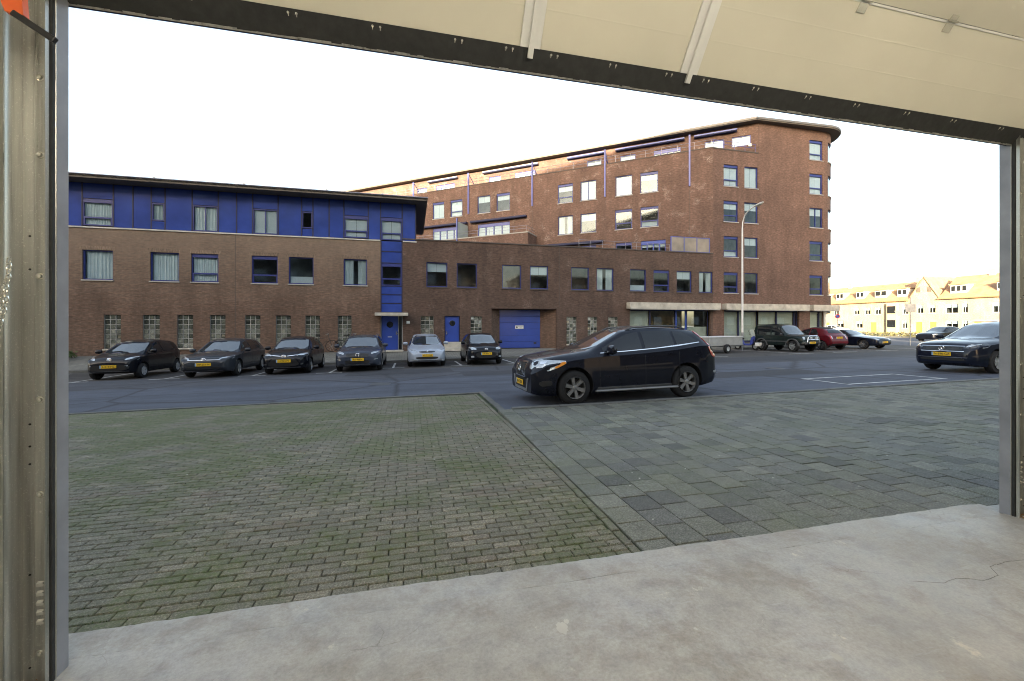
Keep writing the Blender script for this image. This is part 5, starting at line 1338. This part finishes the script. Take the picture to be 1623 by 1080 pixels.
# --- 4 dark grey estate
L, H = 4.64, 1.53
c = front_car('dark blue-grey estate car parked left of the silver car', 'estate_car', -2.1, 19.05, L, 1.88, H, 2.77, .92, .335, 'paint_grey2', hatch_top(L, H, .64, .93, 1.06, 1.2, 2.0, .55))
c.windows([(1.4, 2.35), (2.42, 3.2), (3.27, 4.0)]); c.screen(.995, .74, .56, (1.1, 1.4, .56, .46)); c.wheels('alloy', 5); c.mirrors(1.6, 1.05)
c.mir('headlight', [(.12, .54, .68), (.12, .52, .77), (.36, .76, .86), (.62, .88, .92), (.56, .87, .80), (.25, .72, .68)], 'lamp_clear', 'near')
c.grille([(-.40, .60), (.40, .60), (.48, .77), (-.48, .77)], 3); c.badge(.70, .13, .12, 'arrow'); c.plate(.52, 'RS-968-F', True, .01)
c.panel('lower_intake', [(-.44, .32), (.44, .32), (.50, .5), (-.50, .5)], 'grille_black', 'front'); c.strip(-.5, .5, .28, .32, 'alloy', 'skid_plate')
c.mir('running_light', [(.64, .50), (.80, .52), (.80, .545), (.64, .525)], 'lamp_clear'); c.seams((1.35, 2.4))
for sg in (-1, 1): MB().tube([(L / 2 - 2.2, sg * .58, 1.46), (L / 2 - 2.4, sg * .585, 1.55), (L / 2 - 3.7, sg * .58, 1.53), (L / 2 - 3.9, sg * .57, 1.46)], .016, 8).build('roof_rail', 'chrome', c.o, c.M, True)
# --- 5 silver hatchback
L, H = 4.2, 1.51
c = front_car('silver estate car facing the driveway, the only light one in the row', 'hatchback', .76, 20.15, L, 1.76, H, 2.6, .85, .31, 'paint_silver', hatch_top(L, H, .60, .88, 1.08, 1.0, 1.85, .45))
c.windows([(1.2, 2.2), (2.27, 3.0), (3.06, 3.6)]); c.screen(1.015, .70, .55, (1.12, 1.4, .55, .46)); c.wheels('alloy', 6); c.mirrors(1.4, 1.06)
c.mir('headlight', [(.06, .40, .66), (.08, .42, .73), (.35, .72, .85), (.62, .82, .90), (.5, .82, .76), (.2, .66, .66)], 'lamp_clear', 'near')
c.grille([(-.32, .66), (.32, .66), (.38, .73), (-.38, .73)], 1); c.badge(.715, .1, .1, 'lion'); c.plate(.54, '45-TV-XR')
c.panel('lower_intake', [(-.44, .36), (.44, .36), (.54, .48), (-.54, .48)], 'grille_black', 'front'); c.strip(-.74, -.4, .30, .325, 'white_paint'); c.strip(.4, .74, .30, .325, 'white_paint'); c.seams((1.1, 2.23))
# --- 6 small black hatchback
L, H = 3.78, 1.53
c = front_car('black hatchback nearest the blue garage door', 'hatchback', 3.5, 20.05, L, 1.70, H, 2.46, .76, .30, 'paint_black', hatch_top(L, H, .64, .93, 1.08, .85, 1.65, .35))
c.windows([(1.05, 2.0), (2.07, 2.8), (2.86, 3.2)]); c.screen(1.015, .69, .54, (1.12, 1.4, .55, .46)); c.wheels('alloy', 5); c.mirrors(1.25, 1.05)
c.mir('headlight', [(.12, .46, .68), (.12, .46, .80), (.34, .68, .91), (.52, .76, .92), (.45, .77, .74), (.22, .68, .66)], 'lamp_clear', 'near')
c.panel('grille', [(-.44, .34), (.44, .34), (.52, .62), (-.52, .62)], 'grille_black', 'front'); c.strip(-.42, .42, .70, .72, 'underbody'); c.badge(.745, .14, .10, 'ovals'); c.plate(.54, '79-RPL-1')
c.mir('fog_light', [(.58, .36), (.72, .37), (.72, .45), (.58, .45)], 'lamp_clear'); c.seams((.98, 2.03))

# --- right group: boxy jeep, red city car, roadster
L, H = 3.65, 1.72
top = [(0, .62), (.03, .86), (.08, .98), (.3, 1.02), (1.02, 1.08), (1.5, 1.62), (1.75, 1.70), (2.6, 1.72), (3.35, 1.70), (3.5, 1.66), (3.58, 1.1), (3.62, .9), (3.65, .6)]
c = front_car('boxy dark green jeep with chrome bull bar, beside the lamp post', 'jeep', 23.85, 21.0, L, 1.62, H, 2.25, .62, .35, 'paint_green', top, [(0, .8), (.4, .92), (1., 1.0), (L, 1.05)], R(2), roofw=.80, bot=[(0, .5), (.3, .42), (.6, .36), (L - .5, .36), (L, .5)], plan=[(0, .84), (.05, .9), (.2, .95), (.5, .98), (1, 1), (L - .4, 1), (L - .1, .96), (L, .88)])
c.windows([(1.28, 2.1), (2.2, 3.3)], .03, .12, .06); c.screen(1.09, .66, .60, (1.1, 1.58, .6, .56), .09); c.wheels('alloy', 6, .05); c.mirrors(1.3, 1.08, 'black_paint')
c.both('door_panel_trim', [(1.0, .62), (2.9, .62), (2.9, .67), (1.0, .67)], 'plastic_grey', smoothc=0); c.seams((1.15, 2.15), .45)
c.grille([(-.42, .74), (.42, .74), (.42, .92), (-.42, .92)], 5); c.mir('headlight', [(.46, .76), (.62, .76), (.62, .92), (.46, .92)], 'lamp_clear'); c.plate(.56, '27-PJ-RK', True, .04)
c.panel('front_bumper', [(-.72, .44), (.72, .44), (.72, .64), (-.72, .64)], 'plastic_grey', 'front', off=.03)
m = MB(); xb = L / 2 + .12; m.tube([(xb - .1, -.5, .46), (xb, -.46, .6), (xb, -.40, .90), (xb, -.3, .97), (xb, .3, .97), (xb, .40, .90), (xb, .46, .6), (xb - .1, .5, .46)], .032, 8)
m.tube([(xb, -.44, .74), (xb, .44, .74)], .025, 8); m.build('bull_bar', 'chrome', c.o, c.M, True)
for sg in (-1, 1):
    MB().lathe_y([(0, -.03), (.07, -.02), (.08, .03), (0, .05)], 16, T(xb + .03, sg * .2, .84, R(90))).build('spot_lamp', 'lamp_clear', c.o, c.M, True)
    for ax in (c.L / 2 - c.fo, c.L / 2 - c.fo - c.wb):
        n = 14; m = MB()
        for k in range(n):
            t0, t1 = math.pi * k / n, math.pi * (k + 1) / n
            for rr0, rr1 in ((.405, .47),):
                q = [(ax + rr0 * math.cos(t0), .36 + rr0 * math.sin(t0)), (ax + rr1 * math.cos(t0), .36 + rr1 * math.sin(t0)), (ax + rr1 * math.cos(t1), .36 + rr1 * math.sin(t1)), (ax + rr0 * math.cos(t1), .36 + rr0 * math.sin(t1))]
                m.prism(q, sg * .70, sg * .845)
        m.build('wheel_arch', 'plastic_grey', c.o, c.M)
MB().rbox(-L / 2 + .12, -L / 2 + .95 + .9, -.5, .5, 1.725, 1.75, .01).build('roof_rack', 'black_paint', c.o, c.M)
L, H = 3.57, 1.49
top = [(0, .55), (.03, .76), (.12, .88), (.4, .95), (.85, 1.04), (1.5, 1.40), (1.9, 1.48), (2.3, 1.49), (2.8, 1.42), (3.1, 1.28), (3.3, 1.03), (3.45, .94), (3.54, .8), (3.57, .55)]
c = front_car('small dark red car with black folding roof, seen from behind', 'small_car', 26.9, 21.6, L, 1.65, H, 2.3, .66, .30, 'paint_red', top, None, R(-2), True)
c.windows([(1.1, 2.05), (2.12, 2.75)], .03, .10, .3); c.screen(1.04, .6, .5, (1.08, 1.34, .5, .42)); c.wheels('alloy_dark', 5); c.mirrors(1.2, 1.0)
c.panel('folding_roof', [(1.7, -.5), (1.7, .5), (2.9, .48), (2.9, -.48)], 'black_rubber', 'top', off=.012)
c.mir('tail_light', [(.52, .72), (.58, .72), (.56, .94), (.50, .94)], 'lamp_clear', 'rear'); c.mir('tail_light', [(.60, .70), (.67, .70), (.63, .95), (.575, .95)], 'lamp_red', 'rear'); c.plate(.80, '60-LVB-4', False); c.seams((1.02, 2.1))
c.panel('rear_bumper', [(-.6, .34), (.6, .34), (.6, .42), (-.6, .42)], 'grille_black', 'rear')
L, H = 4.02, 1.28
top = [(0, .52), (.03, .64), (.12, .70), (.4, .78), (1.0, .86), (1.55, .92), (2.1, 1.24), (2.4, 1.28), (2.7, 1.26), (3.15, 1.0), (3.4, .94), (3.85, .90), (3.98, .8), (4.02, .5)]
c = front_car('low dark roadster at the right end of the parked row', 'roadster', 30.1, 21.4, L, 1.72, H, 2.45, .78, .31, 'paint_blue', top, [(0, .6), (.4, .72), (1.2, .82), (L, .9)], R(3))
c.windows([(1.75, 2.55)], .03, .09, .1); c.screen(.93, .62, .52, (.98, 1.18, .5, .45), .07); c.wheels('alloy', 7, .03); c.mirrors(1.85, .92)
c.panel('soft_top', [(2.15, -.52), (2.15, .52), (3.1, .6), (3.1, -.6)], 'black_rubber', 'top', off=.012)
c.mir('headlight', [(.42, .58), (.66, .60), (.68, .70), (.44, .68)], 'lamp_clear'); c.mir('kidney_grille', [(.03, .52), (.16, .52), (.18, .64), (.03, .64)], 'grille_black'); c.plate(.44, '31-HX-NT')
# --- far cars
L, H = 4.5, 1.42
top = [(0, .5), (.03, .68), (.15, .78), (.5, .86), (1.3, .95), (2.0, 1.34), (2.4, 1.41), (3.0, 1.41), (3.5, 1.32), (4.0, 1.02), (4.4, .98), (4.47, .85), (4.5, .5)]
M = G(49.0, 28.7, math.pi)
c = Car('black saloon on the side road, partly hidden by the dark blue car', 'saloon_car', M, L, 1.76, H, 2.65, .85, .31, top, [(0, .6), (.5, .78), (1.4, .88), (L, .96)], 'paint_black')
c.windows([(1.55, 2.5), (2.57, 3.4)]); c.screen(.95, .65, .52, (1.0, 1.3, .5, .45)); c.wheels(); c.mir('headlight', [(.1, .6, .58), (.1, .6, .7), (.4, .8, .74), (.4, .82, .62)], 'lamp_clear', 'near')
L, H = 4.2, 1.5
M = G(76.3, 60.5, R(-90))
c = Car('white car parked before the farthest sunny houses', 'parked_car', M, L, 1.76, H, 2.6, .85, .31, hatch_top(L, H), [(0, .68), (.3, .84), (1.0, .93), (L * .6, 1.0), (L, 1.06)], 'paint_white')
c.windows([(1.2, 2.2), (2.27, 3.0), (3.06, 3.6)]); c.screen(1.05, .66, .52); c.wheels()

# cut the wheel arches and drop the cutters
bpy.context.view_layer.update()
dg = bpy.context.evaluated_depsgraph_get()
new = [(b, bpy.data.meshes.new_from_object(b.evaluated_get(dg))) for b, _ in CUTS]
for (b, c_), (_, me) in zip(CUTS, new):
    b.modifiers.clear(); b.data = me
    try: me.set_sharp_from_angle(angle=R(32))
    except Exception: pass
    bpy.data.objects.remove(c_)

# ------------------------------------------------------------------ box trailer, scooter, bicycles
M = G(18.7, 22.4, R(12))
tr = thing('trailer', 'low white box trailer parked behind the navy estate car', 'trailer', M)
MB().rbox(-1.5, 1.5, -.75, .75, .45, .98, .02).build('box', 'trailer_white', tr, M)
MB().rbox(-1.53, 1.53, -.78, .78, .98, 1.03, .012).build('lid', 'white_paint', tr, M)
MB().box(-1.45, 1.45, -.6, .6, .38, .449).tube([(1.4, .5, .42), (2.6, 0, .45)], .035, 8).tube([(1.4, -.5, .42), (2.6, 0, .45)], .035, 8).tube([(2.5, 0, .05), (2.5, 0, .6)], .03, 8).build('chassis', 'steel_grey', tr, M)
for sg in (-1, 1):
    o = MB().lathe_y([(.14, -.08), (.25, -.08), (.28, -.04), (.28, .04), (.25, .08), (.14, .08)], 24, T(-.1, sg * .86, .28)).build('wheel', 'tyre', tr, M, True)
    MB().lathe_y([(0, .05 * sg), (.15, .07 * sg)], 20, T(-.1, sg * .86, .28)).build('rim', 'hubcap', o, M, True)
M = G(22.5, 24.0, R(-75))
sc = thing('scooter', 'blue motor scooter standing behind the lamp post', 'scooter', M)
for x_ in (-.62, .62):
    o = MB().lathe_y([(.13, -.05), (.22, -.05), (.25, 0), (.22, .05), (.13, .05)], 24, T(x_, 0, .25)).build('wheel', 'tyre', sc, M, True)
    MB().lathe_y([(0, -.03), (.14, -.04), (.14, .04), (0, .03)], 16, T(x_, 0, .25)).build('rim', 'alloy', o, M, True)
MB().prism([(-.85, .55), (-.3, .35), (.2, .32), (.45, .4), (.55, .95), (.45, .95), (.3, .45), (-.2, .45), (-.3, .72), (-.9, .75)], -.14, .14).build('body', 'paint_scooter', sc, M)
MB().rbox(-.85, -.2, -.13, .13, .72, .84, .04).build('seat', 'black_rubber', sc, M)
MB().tube([(.62, 0, .25), (.45, 0, .95), (.42, 0, 1.05)], .03, 8).tube([(.42, -.34, 1.06), (.44, 0, 1.04), (.42, .34, 1.06)], .018, 8).build('handlebar', 'black_paint', sc, M)
MB().prism([(.42, .9), (.52, .9), (.4, 1.4), (.38, 1.4)], -.2, .2).build('windshield', 'frosted', sc, M)
for sg in (-1, 1): MB().tube([(.42, sg * .25, 1.06), (.38, sg * .3, 1.25)], .008, 6).lathe_y([(0, -.01), (.06, 0), (0, .01)], 12, T(.38, sg * .3, 1.3, R(90))).build('mirror', 'chrome', sc, M)
MB().rbox(-.93, -.90, -.1, .1, .42, .56, .004).build('number_plate', 'plate_yellow', sc, M)
MB().rbox(.68, .95, -.16, .16, .28, .52, .02).build('front_box', 'white_sign', sc, M)
def bicycle(label, x, y, rz, lean):
    M = T(x, y, .05, rz) @ Matrix.Rotation(lean, 4, 'X')
    b = thing('bicycle', label, 'bicycle', M, 'bicycles against the wall')
    for q in (-.52, .52):
        n = 28; pts = [(q + .33 * math.cos(2 * math.pi * k / n), 0, .35 + .33 * math.sin(2 * math.pi * k / n)) for k in range(n + 1)]
        o = MB().tube(pts, .02, 6, None, None, False).build('wheel', 'tyre', b, M, True)
        m = MB()
        for k in range(10): a = math.pi * 2 * k / 10; m.tube([(q, 0, .35), (q + .32 * math.cos(a), 0, .35 + .32 * math.sin(a))], .003, 4)
        m.build('spokes', 'alloy', o, M)
    MB().tube([(-.52, 0, .35), (-.08, 0, .32), (.36, 0, .82), (-.2, 0, .80), (-.08, 0, .32)], .018, 6).tube([(-.52, 0, .35), (-.2, 0, .8)], .012, 6).tube([(.52, 0, .35), (.36, 0, .85), (.33, 0, 1.05)], .018, 6).build('frame', 'black_paint', b, M)
    MB().tube([(.2, -.28, 1.02), (.34, -.1, 1.07), (.34, .1, 1.07), (.2, .28, 1.02)], .014, 6).build('handlebar', 'alloy', b, M)
    MB().tube([(-.2, 0, .8), (-.23, 0, .95)], .014, 6).rbox(-.36, -.1, -.07, .07, .95, 1.01, .025).build('saddle', 'black_rubber', b, M)
    MB().tube([(-.85, 0, .35), (-.8, 0, .6), (-.6, 0, .74), (-.35, 0, .65)], .02, 5).build('mudguard', 'black_paint', b, M)
bicycle('dark bicycle against the brick wall, left one of the pair', -5.0, 26.3, R(8), R(-6))
bicycle('dark bicycle against the brick wall, right one of the pair', -3.5, 26.35, R(-4), R(-8))

# ------------------------------------------------------------------ raised sectional door
DO = Matrix.Translation((1.7, 2.40, 3.20))
dr = thing('overhead_door', 'cream sectional garage door raised above the opening', 'garage door', DO)
# section frames: origin at lower edge; local x along opening, local v up the panel, local n towards the garage
def sect(y0, z0, y1, z1):
    o = Vector((0, y0, z0)); v = Vector((0, y1 - y0, z1 - z0)); h = v.length; v.normalize(); n = Vector((1, 0, 0)).cross(v)   # for v tilted in, n points in/down?
    if n.y > 0: n = -n
    return Matrix(((1, v.x, n.x, o.x), (0, v.y, n.y, o.y), (0, v.z, n.z, o.z), (0, 0, 0, 1))), h
secs = [(2.395, 3.305, 2.075, 3.75), (2.0735, 3.7525, 1.63, 4.04), (1.62, 4.045, 1.08, 4.08), (1.07, 4.08, .52, 4.09), (.51, 4.09, -.04, 4.09)]
for i, q in enumerate(secs):
    Q, h = sect(*q); m = MB()
    m.add([(-1.74, 0, 0), (5.14, 0, 0), (5.14, h, 0), (-1.74, h, 0), (-1.74, 0, -.04), (5.14, 0, -.04), (5.14, h, -.04), (-1.74, h, -.04)], [(0, 1, 2, 3), (4, 7, 6, 5), (0, 4, 5, 1), (1, 5, 6, 2), (2, 6, 7, 3), (3, 7, 4, 0)])
    o = m.build('door_section', 'door_panel', dr, Q)
    for vv in (h * .36, h * .68):      # shallow pressed lines
        m = MB(); m.add([(-1.74, vv - .006, .0004), (5.14, vv - .006, .0004), (5.14, vv, .0012), (-1.74, vv, .0012), (5.14, vv + .006, .0004), (-1.74, vv + .006, .0004)], [(0, 1, 2, 3), (3, 2, 4, 5)])
        m.build('pressed_line', 'door_panel', o, Q)
    if i < 4:
        MB().box(-1.74, 5.14, h - .014, h - .002, .0, .006).build('joint_bead', 'door_rib', o, Q)
    for xr in (.695, 1.78):
        m = MB(); m.box(xr - .062, xr + .062, .002, h - .01, .0006, .012); m.box(xr - .012, xr + .02, -.05 if i == 0 else .0, h, .012, .03)
        m.build('stiffener', 'door_rib', o, Q)
    if i in (0, 1, 2):
        for xh in (-.9, 2.85, 3.62, 4.5):
            m = MB(); m.box(xh - .02, xh + .05, h - .065, h + .0, .001, .006); m.box(xh - .015, xh + .045, h + .002, h + .05, .004, .012)
            hg = m.build('hinge', 'bolt_metal', o, Q)
            MB().tube([(xh - .03, h, .014), (xh + .06, h, .014)], .006, 8).build('hinge_pin', 'bolt_metal', hg, Q)
    if i == 0:
        b = MB().box(-1.74, 5.14, -.085, .003, .001, .0115).build('bottom_strip', 'black_rubber', dr, Q)
        s_ = MB().box(-1.74, 5.14, -.125, -.072, -.045, .01).build('bottom_seal', 'black_rubber', dr, Q)
        m = MB(); xq = -1.74; random.seed(3)
        while xq < 5.14:
            wq = random.uniform(.02, .07); m.box(xq, xq + wq, -.131, -.124 + random.uniform(-.001, .006), -.02, .0105); xq += wq
        m.build('seal_edge', 'galvanised', s_, Q)
        MB().box(-1.74, 5.14, -.14, -.13, -.05, -.022).build('seal_lip', 'blue_frame', s_, Q)
        for xb in (-1.5, -1.1, -.62, -.2, .25, .55, .83, 1.22, 1.62, 1.9, 2.3, 2.75, 3.2, 3.7, 4.2, 4.75):
            for dxx in (0, .04): MB().lathe_z([(0, .018), (.0065, .017), (.0075, .011)], 8, T(xb + dxx, -.016)).add([(xb + dxx - .002, -.032, .013), (xb + dxx + .002, -.032, .013), (xb + dxx + .003, -.016, .014), (xb + dxx - .003, -.016, .014)], [(0, 1, 2, 3)]).build('screw', 'bolt_metal', b, Q)

# ------------------------------------------------------------------ door frame, tracks and fittings at both jambs
def jamb(side, label, x_in, dy=0.):
    """side -1: left jamb, +1: right jamb ; x_in: inner edge of the clear opening"""
    s_ = side; t_ = thing('door_track', label, 'door track', T(x_in, 2.36 + dy, 0))
    def bx(a, b, y0, y1, z0=0., z1=4.2): 
        x0, x1 = sorted((x_in + s_ * a, x_in + s_ * b)); return (x0, x1, y0 + dy, y1 + dy, z0, z1)
    MB().box(*bx(.0, .012, 2.387, 2.459)).build('jamb_lining', 'jamb_paint', t_, Matrix())
    MB().tube([(x_in + s_ * .001, 2.386 + dy, .0), (x_in + s_ * .001, 2.386 + dy, 4.2)], .004, 6).build('jamb_bead', 'galvanised', t_, Matrix())
    MB().rbox(*bx(-.002, .03, 2.36, 2.382), .006).build('rubber_seal', 'black_rubber', t_, Matrix())
    m = MB(); m.box(*bx(.006, .098, 2.345, 2.357)); m.box(*bx(.05, .054, 2.342, 2.345)); m.box(*bx(.094, .102, 2.25, 2.356)); m.box(*bx(.006, .012, 2.335, 2.345)); p_ = m.build('angle_profile', 'galvanised', t_, Matrix())
    # guide rail: rounded channel
    xs = x_in + s_ * .104
    prof = [(-.012, -.02), (-.014, .0), (-.01, .012), (.0, .016), (.012, .014), (.018, .004), (.018, -.03), (.014, -.03), (.014, .002), (.008, .010), (0, .012), (-.007, .008), (-.010, 0), (-.008, -.02)]
    m = MB(); n = len(prof)
    for z in (.0, 4.1):
        for a, b in prof: m.v.append((xs + s_ * a, 2.27 + dy - b, z))
    for k in range(n): m.f.append((k, (k + 1) % n, (k + 1) % n + n, k + n))
    m.build('guide_rail', 'galvanised', t_, Matrix(), True)
    for z in (.16, .88, 1.31, 1.87, 2.42, 2.77, 3.3):
        c_ = MB().lathe_y([(0, -.011), (.008, -.010), (.011, -.004), (.015, -.003), (.016, 0)], 16, T(x_in + s_ * .03, 2.345 + dy, z)).build('bolt', 'bolt_metal', p_, Matrix(), True)
    for z in (.1, .52, 1.02, 1.1, 1.2, 1.9, 2.05): MB().lathe_y([(0, -.003), (.004, -.003), (.005, 0)], 8, T(x_in + s_ * .068, 2.345 + dy, z)).build('rivet', 'underbody', p_, Matrix())
    for k in range(5):
        z = .29 + k * .043
        MB().add([(x_in + s_ * .008, 2.343 + dy, z), (x_in + s_ * .044, 2.343 + dy, z), (x_in + s_ * .034, 2.327 + dy, z + .022), (x_in + s_ * .012, 2.327 + dy, z + .024), (x_in + s_ * .008, 2.343 + dy, z + .026), (x_in + s_ * .038, 2.343 + dy, z + .026)], [(0, 1, 2, 3), (3, 2, 5, 4)]).build('louvre', 'plaster', p_, Matrix())
    m = leafcloud(120, min(x_in + s_ * .005, x_in + s_ * .12), max(x_in + s_ * .005, x_in + s_ * .12), 2.28 + dy, 2.345 + dy, .002, .05, .008); m.build('rust_dirt', 'wood_brown', t_, Matrix())
    return t_
jl = jamb(-1, 'galvanised door track and grey jamb on the left of the opening', -1.60)
jr = jamb(1, 'galvanised door track and grey jamb on the right of the opening', 5.03, .078)
# orange clip with black arm high on the left track
cl = thing('door_clip', 'orange plastic clip with black arm at the top of the left track', 'clip', T(-1.58, 2.15, 2.95))
MB().prism([(-1.606, 2.93), (-1.560, 2.915), (-1.545, 2.925), (-1.552, 3.02), (-1.59, 3.06), (-1.625, 2.99)], 2.14, 2.17).build('clip_body', 'orange_plastic', cl, Matrix())
MB().rbox(-.012, .16, -.012, .008, -.013, .013, .005, Matrix.Translation((-1.575, 2.15, 2.925)) @ Matrix.Rotation(R(33), 4, 'Y')).build('clip_arm', 'black_paint', cl, Matrix())
# hanging chain on the wall at the far left
ch = thing('hoist_chain', 'small steel chain hanging at the far left edge', 'chain', T(-1.65, 2.2, 1.6))
def linkpts(c_, d_, flip):
    d_ = d_.normalized(); u = d_.cross(Vector((0, 1, 0))).normalized(); w = Vector((0, 1, 0))
    a = u if flip else w; out = []
    for k in range(11):
        t0 = 2 * math.pi * k / 10; out.append(c_ + d_ * (.016 * math.cos(t0)) + a * (.008 * math.sin(t0)))
    return out
for (p0, p1) in (((-1.635, 2.2, 1.93), (-1.672, 2.2, 1.70)), ((-1.638, 2.19, 1.84), (-1.668, 2.19, 1.60))):
    a, b = Vector(p0), Vector(p1); n = int((b - a).length / .022)
    for k in range(n):
        c0 = a.lerp(b, (k + .5) / n); c0.x += .01 * math.sin(k * .4)
        MB().tube(linkpts(c0, b - a, k % 2), .003, 5, None, None, False).build('link', 'bolt_metal', ch, Matrix())

# lettering becomes plain mesh
bpy.context.view_layer.update(); dg = bpy.context.evaluated_depsgraph_get()
for o in [o for o in scene.objects if o.type == 'FONT']:
    me = bpy.data.meshes.new_from_object(o.evaluated_get(dg)); n = bpy.data.objects.new('lettering', me); COL.objects.link(n)
    n.parent = o.parent; n.matrix_basis = o.matrix_basis.copy(); bpy.data.objects.remove(o)
